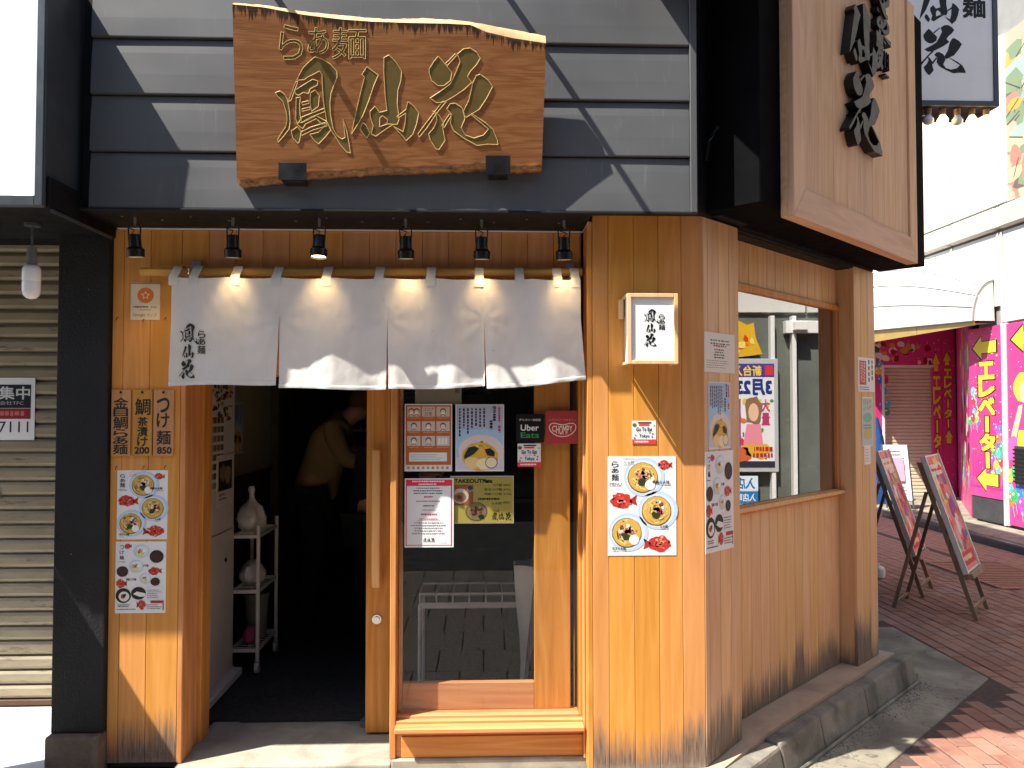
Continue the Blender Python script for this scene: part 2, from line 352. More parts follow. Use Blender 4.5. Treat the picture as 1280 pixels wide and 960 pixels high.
# ---------------------------------------------------------------- flat print
GL = {}
def glyph(s, bold=0):
    if (s, bold) in GL: return GL[(s, bold)]
    c = D.curves.new('lettering', 'FONT'); c.body = s; c.resolution_u = 3; c.offset = bold
    o = D.objects.new('lettering', c); me = o.to_mesh()
    vs = [(v.co.x, v.co.y) for v in me.vertices]; fs = [tuple(p.vertices) for p in me.polygons]
    x0 = min(v[0] for v in vs); x1 = max(v[0] for v in vs); y0 = min(v[1] for v in vs); y1 = max(v[1] for v in vs)
    o.to_mesh_clear(); D.objects.remove(o); D.curves.remove(c)
    GL[(s, bold)] = ([((v[0]-x0)/max(x1-x0, 1e-5), (v[1]-y0)/max(y1-y0, 1e-5)) for v in vs], fs, x1-x0, y1-y0)
    return GL[(s, bold)]
class Print:
    """flat ink on a sheet; (a, b) sheet coordinates go from the sheet's own measuring box onto its face"""
    def __init__(s, box, X0, X1, Z0, Z1, y, fn=None, step=.00025):
        s.b = box; s.X0, s.X1, s.Z0, s.Z1, s.y = X0, X1, Z0, Z1, y; s.mb = MB(); s.fn = fn; s.step = step
    def q(s, a, b, l):
        x = s.X0 + (a-s.b[0])/(s.b[2]-s.b[0])*(s.X1-s.X0); z = s.Z1 - (b-s.b[1])/(s.b[3]-s.b[1])*(s.Z1-s.Z0)
        if s.fn: x, yy, z = s.fn(x, z); return (x, yy - .0005 - l*s.step, z)
        return (x, s.y - .0005 - l*s.step, z)
    def col(s, c): return H(c) if isinstance(c, str) else c
    def poly(s, pts, c, l=1):
        loops = pts if isinstance(pts[0][0], (tuple, list)) else [pts]
        tri = tessellate_polygon([[Vector((p[0], p[1], 0)) for p in lp] for lp in loops]); flat = [p for lp in loops for p in lp]
        s.mb.add([s.q(p[0], p[1], l) for p in flat], tri, 0, s.col(c)); return s
    def rect(s, a0, b0, a1, b1, c, l=1):
        s.mb.add([s.q(a0, b0, l), s.q(a1, b0, l), s.q(a1, b1, l), s.q(a0, b1, l)], [(0, 1, 2, 3)], 0, s.col(c)); return s
    def line(s, p0, p1, w_, c, l=1):
        d = Vector((p1[0]-p0[0], p1[1]-p0[1])); d.normalize(); n = Vector((-d.y, d.x))*w_/2
        s.mb.add([s.q(p0[0]+n.x, p0[1]+n.y, l), s.q(p1[0]+n.x, p1[1]+n.y, l), s.q(p1[0]-n.x, p1[1]-n.y, l), s.q(p0[0]-n.x, p0[1]-n.y, l)], [(0, 1, 2, 3)], 0, s.col(c)); return s
    def ell(s, cx, cy, rx, ry, c, l=1, n=20, jag=0, a0=0):
        pts = []
        for k in range(n):
            t = a0 + k*2*math.pi/n; j = 1 + (random.uniform(-jag, jag) if jag else 0)
            pts.append(s.q(cx+rx*j*math.cos(t), cy+ry*j*math.sin(t), l))
        s.mb.add(pts + [s.q(cx, cy, l)], [(k, (k+1) % n, n) for k in range(n)], 0, s.col(c)); return s
    def ring(s, cx, cy, rx, ry, w_, c, l=1, n=24):
        vs = []
        for k in range(n):
            t = k*2*math.pi/n; vs += [s.q(cx+rx*math.cos(t), cy+ry*math.sin(t), l), s.q(cx+(rx-w_)*math.cos(t), cy+(ry-w_)*math.sin(t), l)]
        s.mb.add(vs, [(2*k, 2*((k+1) % n), 2*((k+1) % n)+1, 2*k+1) for k in range(n)], 0, s.col(c)); return s
    def text(s, t, a0, b0, a1, b1, c='000000', l=2, bold=0, slant=0):
        vs, fs, gw, gh = glyph(t, 0); n = 0
        ox, oy = bold*(a1-a0)/max(gw, .3)*.9, bold*(b1-b0)/max(gh, .3)*.9      # heavier weight: the same outline printed a hair apart
        for dx, dy in (((0, 0), (ox, oy), (-ox, oy), (ox, -oy), (-ox, -oy)) if bold else ((0, 0),)):
            s.mb.add([s.q(a0+dx+v[0]*(a1-a0) + slant*(v[1]-.5)*(b1-b0), b1+dy-v[1]*(b1-b0), l+n*.06) for v in vs], fs, 0, s.col(c)); n += 1
        return s
    def vtext(s, t, a0, b0, a1, b1, c='000000', l=2, bold=.015, sizes=None, gap=.06, slant=0):
        sizes = sizes or [.3 if ch == '1' else 1 for ch in t]; tot = sum(sizes); b = b0
        for ch, z in zip(t, sizes):
            h = (b1-b0)*z/tot
            if ch == 'ー': s.rect((a0+a1)/2-(a1-a0)*.07, b+h*.08, (a0+a1)/2+(a1-a0)*.07, b+h*.92, c, l)
            else: s.text(ch, a0, b+h*gap, a1, b+h*(1-gap), c, l, bold, slant)
            b += h
        return s
    def fine(s, a0, b0, a1, b1, rows, c='444444', l=1, fill=.5, center=False, vert=False):
        """print too small to read: rows of little marks"""
        h = (b1-b0)/rows if not vert else (a1-a0)/rows
        for r in range(rows):
            if not vert:
                ln = (a1-a0)*random.uniform(.7, 1); x = a0 + ((a1-a0-ln)/2 if center else 0); end = x+ln
                while x < end:
                    w_ = h*random.uniform(.35, .8); s.rect(x, b0+r*h+h*(1-fill)/2, min(x+w_, end), b0+r*h+h*(1+fill)/2*random.uniform(.8, 1), c, l); x += w_+h*random.uniform(.12, .3)
            else:
                y = b0; end = b0+(b1-b0)*random.uniform(.6, 1)
                while y < end:
                    k = h*random.uniform(.4, .8); s.rect(a0+r*h+h*(1-fill)/2, y, a0+r*h+h*(1+fill)/2, min(y+k, end), c, l); y += k+h*random.uniform(.15, .3)
        return s
    def fish(s, cx, cy, rx, ry, flip=1, l=2):
        p = lambda a, b: (cx+a*rx*flip, cy+b*ry)
        out = []
        for k in range(26):
            t = k*2*math.pi/26; j = random.uniform(.86, 1.13); out.append(p(.78*math.cos(t)*j - .12, .82*math.sin(t)*j))
        s.poly(out, 'b8342c', l); s.poly([p(.5, -.1), p(1, -.6), p(.9, 0), p(1.02, .55), p(.5, .2)], 'a82c28', l)
        for k in range(26):
            t = random.uniform(0, 6.28); q = random.uniform(0, .72); r_ = random.uniform(.05, .15)
            s.ell(cx+(q*math.cos(t)-.12)*rx*flip, cy+q*math.sin(t)*ry, r_*rx, r_*ry, random.choice(['d9584a', 'e07a62', '8c1f20', 'cc4438', 'e9a184']), l+1, 6, .3)
        s.ell(cx-.72*rx*flip, cy-.15*ry, .07*rx, .07*rx, '2a1010', l+2, 8); return s
    def bowl(s, cx, cy, r, egg=True, plate=True, l=2, ry=None, soup='c9a24c'):
        ry = ry or r; R = random.uniform
        if plate: s.ell(cx+r*.1, cy-r*.02, r*1.36, ry*1.3, 'b4c8dc', l, 28); s.ell(cx+r*.06, cy, r*1.18, ry*1.14, 'c6d6e6', l+1, 28)
        s.ell(cx, cy+ry*.03, r*1.02, ry*1.02, '7a5a34', l+2, 26, .015); s.ell(cx, cy, r*.96, ry*.96, soup, l+3, 26)
        for k in range(34):
            t = R(0, 6.28); q = R(.3, .86); t2 = t+R(.4, 1.1); q2 = q+R(-.12, .08)
            s.line((cx+q*r*math.cos(t), cy+q*ry*math.sin(t)), (cx+q2*r*math.cos(t2), cy+q2*ry*math.sin(t2)), r*.07, random.choice(['e8cf82', 'd9b860', 'f0dfa2', 'b98f3e']), l+4)
        for k in range(30):
            t = R(0, 6.28); q = R(0, .58); rr = r*R(.05, .15)
            s.ell(cx+q*r*math.cos(t)+r*.1, cy+q*ry*math.sin(t)-ry*.05, rr, rr*ry/r, random.choice(['d8a49c', 'b8605c', 'efd9d0', '8a3f38', 'f3e8e2', 'a85450']), l+5, 6, .35)
        s.ell(cx-r*.05, cy+(-.5 if egg == 'low' else .3)*ry, r*.3, ry*.24, '2c3a22', l+6, 9, .3)
        if egg: s.ell(cx+r*.48, cy+ry*.5, r*.34, ry*.34, 'e9e6e2', l+7, 18)
        return s
    def build(s, name, parent, wfr=None): return s.mb.build(name, M['ink'], parent, normals=False, wfr=wfr)

# ---------------------------------------------------------------- brush lettering, traced as outlines
def sh(pts, ox, oy, sc): return [(ox+x/sc, oy+y/sc) for x, y in pts]
_h = lambda p: sh(p, 340, 60, 6.86)
_s = lambda p: sh(p, 430, 60, 6.4)
HOU = [_h(p) for p in (
 [(215,278),(240,225),(270,170),(320,120),(370,78),(430,95),(500,140),(558,205),(560,250),(535,310),(508,390),(498,470),(502,560),(512,620),(525,690),(560,755),(600,785),(628,768),(622,700),(610,610),(640,700),(665,830),(674,902),(640,892),(590,835),(540,755),(505,705),(472,640),(455,540),(442,450),(434,330),(430,230),(410,198),(340,235),(310,248),(280,272)],
 [(30,385),(70,370),(110,400),(135,445),(152,540),(157,640),(148,695),(100,758),(55,808),(48,790),(80,735),(118,680),(130,620),(124,550),(95,460),(50,415)],
 [(205,292),(224,290),(165,450),(140,462)],
 [(195,365),(350,270),(395,285),(390,320),(330,350),(315,392),(270,382),(230,407),(205,395)],
 [(208,430),(245,422),(238,500),(243,580),(255,605),(222,650),(205,610)],
 [(330,388),(370,362),(408,410),(400,500),(340,545),(328,470)],
 [(255,468),(312,455),(318,475),(262,490)], [(258,525),(328,508),(325,528),(258,545)],
 [(243,600),(330,565),(450,518),(458,545),(340,592),(255,640)],
 [(212,640),(260,642),(380,582),(440,615),(482,640),(430,655),(380,607),(290,652),(265,692),(230,668)],
 [(250,722),(330,682),(462,640),(475,668),(350,705),(255,752)],
 [(165,715),(220,678),(252,720),(238,800),(222,820),(180,772)],
 [(325,742),(400,725),(432,690),(480,645),(507,702),(460,762),(400,824),(368,800)])]
SEN = [_s(p) for p in (
 [(145,215),(185,152),(275,220),(240,300),(200,420),(150,545),(62,688),(78,600),(105,480),(140,330),(165,235)],
 [(130,640),(150,598),(178,620),(207,680),(182,722),(140,668)],
 [(320,80),(360,58),(420,120),(462,190),(457,260),(432,340),(427,450),(442,570),(427,612),(392,612),(345,605),(350,575),(310,542),(288,560),(286,632),(340,612),(392,614),(342,645),(255,707),(218,688),(235,622),(213,560),(208,510),(250,468),(285,517),(345,502),(330,380),(320,200)],
 [(425,550),(495,495),(512,430),(560,468),(599,522),(582,610),(552,690),(497,744),(466,702),(396,628),(474,672),(490,600),(495,522),(432,562)])]
HAN = [_s(p) for p in (
 [(683,170),(720,110),(755,68),(790,108),(820,145),(864,200),(852,262),(800,302),(750,302),(703,262),(683,205)],
 [(812,128),(890,50),(902,60),(826,142)],
 [(908,50),(960,8),(1010,3),(1062,38),(1090,85),(1062,132),(1012,187),(987,230),(1022,277),(960,334),(880,388),(800,434),(740,438),(690,402),(770,350),(850,290),(890,210),(930,110)],
 [(788,430),(818,430),(742,522),(662,642),(602,714),(592,690),(658,600),(728,510)],
 [(678,690),(720,640),(745,580),(735,530),(708,503),(760,538),(797,600),(792,650),(810,740),(760,814),(733,807),(693,740)],
 [(783,622),(845,528),(860,540),(802,638)],
 [(1028,290),(1060,222),(1090,212),(1152,258),(1189,310),(1142,402),(1082,492),(975,557),(953,515),(1000,420)],
 [(822,490),(850,448),(890,443),(942,478),(960,520),(967,570),(937,640),(972,698),(1040,723),(1118,698),(1157,650),(1100,602),(1012,530),(1032,533),(1132,600),(1192,655),(1228,740),(1232,774),(1150,770),(1065,780),(958,722),(878,662),(852,602),(860,530)])]
def bounds(ch): 
    xs = [p[0] for q in ch for p in q]; ys = [p[1] for q in ch for p in q]; return min(xs), min(ys), max(xs), max(ys)
def brush(ch, a0, b0, a1, b1):
    x0, y0, x1, y1 = bounds(ch); return [[(a0+(p[0]-x0)/(x1-x0)*(a1-a0), b0+(p[1]-y0)/(y1-y0)*(b1-b0)) for p in q] for q in ch]
def logo_v(P, a0, b0, a1, b1, c='0d0b0a', l=2):       # shop name set upright, with its small heading at the right
    wd, ht = a1-a0, b1-b0
    for ch, f in ((HOU, (0, 0, .70, .38)), (SEN, (.10, .37, .56, .63)), (HAN, (0, .64, .60, 1))):
        for k, q in enumerate(brush(ch, a0+f[0]*wd, b0+f[1]*ht, a0+f[2]*wd, b0+f[3]*ht)): P.poly(q, c, l+k*.05)
    P.vtext('らぁ麺', a0+.70*wd, b0+.13*ht, a1, b0+.56*ht, c, l, .012, [1.1, .9, 1.25], .05)
def logo_h(P, a0, b0, a1, b1, c='0d0b0a', l=2):
    wd = a1-a0; ht = b1-b0
    for ch, f in ((HOU, (0, .04, .32, 1)), (SEN, (.35, .1, .64, .92)), (HAN, (.67, 0, 1, 1))):
        for k, q in enumerate(brush(ch, a0+f[0]*wd, b0+f[1]*ht, a0+f[2]*wd, b0+f[3]*ht)): P.poly(q, c, l+k*.05)
def sheet(name, label, cat, fr, d, rect, parent=None, thick=.0015, m=None, group=None, tilt=0, quad=None):
    """a flat sheet whose pixel rectangle in the photo is rect, lying on the plane y = d of a frame"""
    xs0, z1 = fr.px(rect[0], rect[1], d); xs1, z0 = fr.px(rect[2], rect[3], d)
    o = MB().box(xs0, xs1, d-thick, d, z0, z1).build(name, m or M['paper'], lo=((xs0+xs1)/2, d, z0), fr=fr)
    tag(o, label, cat, group); return o, (xs0, xs1, z0, z1, d-thick)

# ================================================================ GROUND
GZ = -.13
struct(MB().box(-60, 60, -60, 60, GZ-.30, GZ-.024).build('ground', M['far_ground'], lo=(0, 0, GZ)))
struct(MB().box(-30, 30, -10.5, -4.6, GZ-.023, GZ-.018).build('road', M['asphalt'], lo=(0, -7, GZ)))
pave = struct(MB().box(-6, 6.15, -4.6, 12, GZ-.0225, GZ-.006).build('pavement', M['mortar'], lo=(2, 0, GZ)))
# concrete apron beside the chamfered wall
ap = [(1.05, -.62), (1.90, .30), (3.13, 1.46), (3.13, 2.62), (2.47, 2.62), (2.47, 1.5), (.9, 0), (.2, -.62)]
struct(MB().slab(ap, GZ-.02, GZ+.003).build('concrete_apron', M['concrete'], lo=(2, 1, GZ), bevel=.004))
def inside(x, y, poly):
    r = False
    for (x0, y0), (x1, y1) in zip(poly, poly[1:]+poly[:1]):
        if (y0 > y) != (y1 > y) and x < (x1-x0)*(y-y0)/(y1-y0)+x0: r = not r
    return r
def chamf(mb, x0, x1, y0, y1, z0, z1, c=.004):
    mb.add([(x0,y0,z0),(x1,y0,z0),(x1,y1,z0),(x0,y1,z0),(x0,y0,z1-c),(x1,y0,z1-c),(x1,y1,z1-c),(x0,y1,z1-c),(x0+c,y0+c,z1),(x1-c,y0+c,z1),(x1-c,y1-c,z1),(x0+c,y1-c,z1)],
           [(0,1,5,4),(1,2,6,5),(2,3,7,6),(3,0,4,7),(4,5,9,8),(5,6,10,9),(6,7,11,10),(7,4,8,11),(8,9,10,11)])
cells = []
L_, B_ = .2, .1
grate_poly = [(4.80, 3.85), (5.60, 3.85), (5.60, 5.15), (4.80, 5.15)]
for i in range(int(4.3/B_)):
    for j in range(-2, 62):
        x = 1.05+i*B_; y = -1.6+j*L_+(i % 2)*.1
        cx, cy = x+B_/2, y+L_/2
        if x > 6.1 or any(inside(a, b, ap) for a, b in ((x, y), (x+B_, y), (x, y+L_), (x+B_, y+L_), (cx, cy))): continue
        if cx-.957 < 1.035*cy+.28 and cx < 2.6: continue
        if cx < 2.6 and cy > 1.2: continue
        if inside(cx, cy, grate_poly): continue
        v = Vector((cx, cy, GZ))-CAM; dz = v.dot(FWD)
        if dz < .5: continue
        px_, py_ = 640+1000*v.dot(RGT)/dz, 480-1000*v.dot(UPV)/dz
        cells.append((0 if (930 < px_ < 1290 and py_ < 975) else 1, dz, x, y))
for i in range(int(1.0/B_)+8):      # the far strip up to the hall's kerb
    for j in range(-2, 62):
        x = 5.35+i*B_; y = -1.6+j*L_+(i % 2)*.1
        if x > 6.08 or inside(x+.05, y+.1, grate_poly): continue
        cells.append((1, 9, x, y))
cells.sort()
pm = MB(); chamf(pm, .003, B_-.003, .003, L_-.003, -.02, 0, .005)
pb = None
bulk = MB()
for k, (f, dz, x, y) in enumerate(cells):
    zz = GZ+random.uniform(-.003, .0015)
    if f == 0 and k < 300:
        if pb is None: o = pm.build('paver', M['paver'], parent=pave); pb = o.data; base = Vector((0, 0, 0)); o.data.transform(Matrix.Translation(LO[pave.name]))
        else: o = D.objects.new('paver', pb); COL.objects.link(o); o.parent = pave
        o.location = Vector((x, y, zz)) - LO[pave.name]; o.rotation_euler = (random.uniform(-.008, .008), random.uniform(-.012, .012), random.uniform(-.012, .012))
    else: chamf(bulk, x+.003, x+B_-.003, y+.003, y+L_-.003, zz-.02, zz, .005)
struct(bulk.build('paver', M['paver'], parent=pave, normals=False), 'stuff')
# larger grey slabs in front of the shop (the street side, seen in the door glass)
slabs = MB()
for i in range(26):
    for j in range(9):
        x = -6+i*.3+(j % 2)*.15; y = -4.55+j*.45
        if y > -.75 or x > 1.0: continue
        chamf(slabs, x+.004, x+.296, y+.004, y+.446, GZ-.02, GZ+random.uniform(0, .002), .004)
struct(slabs.build('paving_slab', M['grey_paver'], parent=pave, normals=False), 'stuff')
# drain grate
g = thing('drain_grate', 'rusty brown slatted drain grate set in the red brick paving', 'grate', (5.2, 4.5, GZ))
fm = MB(); fm.box(4.80, 5.60, 3.85, 3.89, GZ-.02, GZ+.006).box(4.80, 5.60, 5.11, 5.15, GZ-.02, GZ+.006).box(4.80, 4.84, 3.892, 5.108, GZ-.02, GZ+.005).box(5.56, 5.60, 3.892, 5.108, GZ-.02, GZ+.005)
fm.build('frame', M['grate'], g)
for k in range(15): MB().box(4.842, 5.558, 3.905+k*.0805, 3.905+k*.0805+.055, GZ-.018, GZ+.002).build('slat', M['grate'], g)
# plinth, kerb stones, threshold
pl = MB(); n_ = 8; us = [-.03, .1, .35, .7, 1.1, 1.6, 2.13]
zz = [.004, .012, .038, .045, .045, .045, .04]
vs = [(u, y, z) for u, z in zip(us, zz) for y in (-.058, .14)] + [(u, y, GZ-.02) for u in us for y in (-.058, .14)]
q = len(us)*2
pl.add(vs, [(2*k, 2*k+2, 2*k+3, 2*k+1) for k in range(len(us)-1)] + [(2*k, q+2*k, q+2*k+2, 2*k+2) for k in range(len(us)-1)] + [(0, 1, q+1, q), (q-2, 2*q-2, 2*q-1, q-1)])
struct(pl.build('plinth', M['tan'], lo=(1.5, .5, GZ), wfr=SD))
kerb = struct(MB().box(-.2, 2.26, -.150, -.062, GZ-.02, -.09).build('kerb', M['kerb'], lo=(1.7, .7, GZ), wfr=SD))
for k, (u0, u1) in enumerate(((-.22, .41), (.415, .845), (.85, 1.42), (1.425, 2.2))):
    z1 = .0+.028*min(1, max(0, u0)/.4)
    MB().add([(u0, -.168, GZ-.01), (u1, -.168, GZ-.01), (u1, -.0585, GZ-.01), (u0, -.0585, GZ-.01), (u0, -.135, z1-.006), (u1, -.135, z1+.014*(k == 0)), (u1, -.0585, z1+.002+.014*(k == 0)), (u0, -.0585, z1)],
             [(0,3,2,1),(4,5,6,7),(0,1,5,4),(1,2,6,5),(2,3,7,6),(3,0,4,7)]).build('kerb_stone', M['kerb'], kerb, wfr=SD, bevel=.014, seg=2)
gut = MB()
gut.box(.3, 2.2, -.185, -.169, GZ-.01, GZ+.022); struct(gut.build('gutter_edge', M['kerb'], lo=(1.7, .6, GZ), wfr=SD, bevel=.006))
db = MB(); rd = random.Random(5)
for k in range(420):
    u_ = rd.uniform(.35, 2.25); y_ = -.187-abs(rd.gauss(0, .05)); s_ = rd.uniform(.002, .0065)*(1.6 if rd.random() < .08 else 1)
    db.add([(u_+s_*math.cos(q_*1.57+k), y_+s_*math.sin(q_*1.57+k), GZ+.0035) for q_ in range(4)]+[(u_, y_, GZ+.0035+s_*.9)], [(0, 1, 4), (1, 2, 4), (2, 3, 4), (3, 0, 4)])
tag(struct(db.build('gravel', M['kerb'], lo=(1.8, .6, GZ), wfr=SD, normals=False), 'stuff'), 'loose grit and small gravel gathered along the foot of the kerb', 'gravel')
struct(MB().slab([(-1.335, .09), (-.405, .09), (-.405, .60), (-1.335, .60)], GZ, 0).build('threshold', M['threshold'], lo=(-.9, .3, GZ), bevel=.008, seg=2))
struct(MB().slab([(-1.64, -.30), (.93, -.30), (.955, -.02), (.955, .085), (-1.64, .085)], GZ-.02, -.022).build('entrance_step', M['tan'], lo=(-.3, -.1, GZ), bevel=.01, seg=2))
struct(MB().slab([(-.402, .087), (.467, .087), (.467, .3), (-.402, .3)], GZ, .02).build('sill_stone', M['threshold'], lo=(0, .2, GZ), bevel=.006))

# ================================================================ THE SHOP
shop = thing('ramen_shop', 'noodle shop with cedar board front, charcoal metal fascia and chamfered side window', 'shop', (0, 0, 0))
def plank(parent, x0, x1, yf, z0, z1, m, wfr=None, th=.02, c=.0026, name='plank', z0b=None):
    b = MB(); z0b = z0 if z0b is None else z0b
    pr = [(x0+.0005, yf+th), (x0+.0005, yf+c), (x0+c, yf), (x1-c, yf), (x1-.0005, yf+c), (x1-.0005, yf+th)]
    lo_ = lambda x: z0+(z0b-z0)*(x-x0)/(x1-x0)
    vs = [(p[0], p[1], lo_(p[0])) for p in pr]+[(p[0], p[1], z1) for p in pr]
    b.add(vs, [(k, (k+1) % 6, 6+(k+1) % 6, 6+k) for k in range(6)]+[(5,4,3,2,1,0), (6,7,8,9,10,11)])
    return b.build(name, m, parent, wfr=wfr)
# front boards: left pier full height, header over the opening, right pier
fw = part('front_wall', M['dark_int'], shop, -1.63, -1.34, .152, .25, -.02, 2.37, 0)
xs = [W0.px(p, 900, .13)[0] for p in (133, 147, 181, 216)]; xs[-1] = -1.339
for a, b in zip(xs, xs[1:]): plank(fw, a, b, .13, .008, 2.338, M['wall_wood'])
hw = part('header_wall', M['dark_int'], shop, -1.338, .44, .152, .22, 1.80, 2.37, 0)
x = -1.339
while x < .436: plank(hw, x, min(x+.118, .437), .13, 1.76, 2.338, M['wall_wood']); x += .118
rp = part('right_pier', M['dark_int'], shop, .475, .94, .022, .12, -.02, 2.39, 0)
xs = [W0.px(p, 600, 0)[0] for p in (742, 761, 793, 824, 853, 879)]; xs[0] = .470; xs[-1] = .955
for a, b in zip(xs, xs[1:]): plank(rp, a, b, 0, .006, 2.388, M['wall_wood'])
plank(rp, .446, .4695, .002, .006, 2.36, M['frame_wood'], th=.125, name='pier_edge')
# side wall: near pier, boarded wall with window, far pier
sw = MB().box(.0, 2.05, .125, .20, .0, 2.39).box(.0, .3, .022, .124, 0, 2.39).box(1.73, 2.05, .022, .124, .0, 2.39)
sw = MB().box(.02, .30, .022, .10, .03, 2.388).build('side_wall', M['dark_int'], shop, wfr=SD)
MB().box(1.73, 2.03, .022, .10, .03, 2.388).build('side_wall', M['dark_int'], shop, wfr=SD)
MB().box(.30, 1.73, .122, .16, .03, 1.06).box(.30, 1.73, .122, .16, 2.14, 2.388).build('side_wall', M['dark_int'], shop, wfr=SD)
for a, b in ((.0, .035), (.036, .128), (.129, .222), (.223, .312)): plank(sw, a, b, 0, .01+.09*a, 2.386, M['side_wood_lit'], wfr=SD, z0b=.01+.09*b)
MB().box(.292, .312, .021, .12, .04, 2.386).build('pier_return', M['side_wood_lit'], shop, wfr=SD)
for a, b in ((1.70, 1.80), (1.801, 1.91), (1.911, 2.025)): plank(sw, a, b, 0, .044, 2.386, M['side_wood_lit'], wfr=SD)
MB().box(1.70, 1.716, .021, .12, .044, 2.386).build('pier_return', M['side_wood_lit'], shop, wfr=SD)
MB().box(2.009, 2.025, .021, .12, .044, 2.386).build('pier_return', M['side_wood_lit'], shop, wfr=SD)
u = .3135
while u < 1.695:
    e = min(u+.097, 1.699); plank(sw, u, e, .10, .042, 1.055, M['side_wood_lit'], wfr=SD); plank(sw, u, e, .10, 2.155, 2.386, M['side_wood_lit'], wfr=SD); u += .0975
win = MB().box(.313, 1.699, .082, .118, 1.030, 1.072).build('window', M['frame_wood'], shop, wfr=SD, bevel=.003)
MB().box(.313, 1.699, .084, .118, 2.128, 2.160).build('frame', M['frame_wood'], win, wfr=SD, bevel=.003)
MB().box(.313, 1.699, .060, .0815, 1.045, 1.066).build('sill', M['side_wood_lit'], win, wfr=SD, bevel=.003)
MB().box(1.66, 1.6985, .09, .117, 1.0725, 2.1275).build('frame', M['frame_wood'], win, wfr=SD, bevel=.002)
MB().box(.3145, .345, .09, .117, 1.0725, 2.1275).build('frame', M['frame_wood'], win, wfr=SD, bevel=.002)
MB().box(.346, 1.659, .108, .114, 1.073, 2.127).build('glass', M['side_glass'], win, wfr=SD)
# fascia of lapped charcoal metal
px_l, px_r = -1.585, .846
fas = part('fascia_backing', M['black'], shop, -1.60, .84, -.172, -.15, 2.36, 3.75, 0)
for k in range(6):
    z0 = 2.352+k*.2325; b = MB(); n = 60; vs = []
    for i in range(n+1):
        x = px_l+(px_r-px_l)*i/n; wv = noise.noise(Vector((x*2.1, k*3.7, 0)))*.0020; wv2 = noise.noise(Vector((x*1.1+9, k*5.1, 2)))*.0022
        for (y, z) in ((-.174, z0), (-.2085+wv*.5, z0), (-.2095+wv*.5, z0+.004), (-.2065+wv2*.6, z0+.08), (-.2005+wv2, z0+.17), (-.1945+wv, z0+.2265), (-.174, z0+.2265)): vs.append((x, y, z))
    b.add(vs, [(i*7+j, i*7+j+1, i*7+7+j+1, i*7+7+j) for i in range(n) for j in range(6)]+[(6,5,4,3,2,1,0), tuple(n*7+j for j in range(7))])
    b.build('cladding_panel', M['clad'], shop)
part('corner_trim', M['clad'], shop, .848, .877, -.2135, -.15, 2.352, 3.75, .003)
part('corner_trim', M['black'], shop, -1.622, -1.588, -.190, -.12, 2.352, 3.75, .002)
part('flashing', M['soffit'], shop, -1.62, .877, -.2155, -.19, 2.343, 2.3515, .0015)
part('soffit', M['soffit'], shop, -1.64, .444, -.1895, .128, 2.345, 2.388, .002)
part('light_trim', M['white_trim'], shop, -1.62, .444, .118, .1285, 2.3395, 2.3445, 0)
part('light_trim', M['white_trim'], shop, .4445, .447, -.05, .128, 2.344, 2.385, 0)
scr = MB()
for k in range(14): scr.cyl((-1.5+k*.14, -.1+.06*(k % 2), 2.3448), (-1.5+k*.14, -.1+.06*(k % 2), 2.342), .006, n=8)
scr.build('fixing', M['steel'], shop)
up = [(-1.60, -.168), (.868, -.168), (.957, -.03), (2.40, 1.385), (2.40, 6.5), (-1.60, 6.5)]
MB().slab(up, 2.389, 6.9).build('upper_storey', M['black'], shop)
MB().box(2.34, 2.385, 1.50, 6.5, GZ, 2.388).build('alley_wall', M['black'], shop)
# black box on the chamfer that carries the wooden panel, with conduit
MB().box(-.005, 2.10, -.272, -.002, 2.401, 3.9).build('sign_box', M['matte_black'], shop, wfr=SD, bevel=.004)
MB().box(.045, .30, -.06, -.003, 2.389, 2.43).build('bracket', M['black'], shop, wfr=SD, bevel=.003)
MB().box(.30, 1.695, .02, .10, 2.372, 2.3875).box(.30, 1.70, .0, .018, 2.377, 2.3885).build('gutter_strip', M['soffit'], shop, wfr=SD)
cdt = MB().tube([(-.03, -.035, 2.62), (-.03, -.05, 2.70), (-.01, -.08, 2.76), (.025, -.09, 2.77), (.05, -.09, 2.73), (.052, -.09, 2.60), (.052, -.09, 2.44)], .011, 10)
cdt.box(.025, .08, -.12, -.06, 2.48, 2.60); cdt.build('conduit', M['lamp_black'], shop, wfr=SD)
MB().box(.60, 1.02, -.72, -.2145, 3.45, 4.3).build('shadow_caster', M['black'], shop, bevel=.006)  # unseen box, added above to shade the corner trim and sign box
# recessed entrance: jambs, post, fixed pane with sill, sliding door behind
part('jamb', M['frame_wood'], shop, -1.3385, -1.316, .129, .26, 0.002, 1.759, .003)
part('jamb', M['frame_wood'], shop, -1.3385, -1.328, .2605, .34, 0.002, 1.80, .002)
part('jamb', M['frame_wood'], shop, -1.3385, -1.308, .3405, .46, 0.002, 1.80, .003)
part('post', M['frame_wood'], shop, -.411, -.384, .095, .23, .021, 1.80, .003)
part('lintel', M['rail_wood'], shop, -1.315, .4455, .153, .47, 1.70, 1.7985, .003)
part('jamb', M['frame_wood'], shop, .437, .4455, .075, .36, .021, 1.758, .002)
part('jamb', M['frame_wood'], shop, .4250, .4365, .130, .36, .021, 1.758, .002)
fx = part('fixed_window', M['rail_wood'], shop, -.3835, .4368, .038, .128, .150, .170, .003)
part('glass', M['door_glass'], fx, -.3835, .4245, .156, .161, .1945, 1.699, 0)
part('sill', M['rail_wood'], fx, -.3835, .4245, .1285, .225, .150, .194, .003)
part('sill', M['rail_wood'], fx, -.3835, .4368, .098, .1282, .1705, .182, .002)
part('apron_board', M['rail_wood'], fx, -.3835, .4368, .112, .128, .021, .1495, .002)
part('apron_board', M['rail_wood'], fx, -.3600, .4368, .104, .1118, .021, .112, .002)
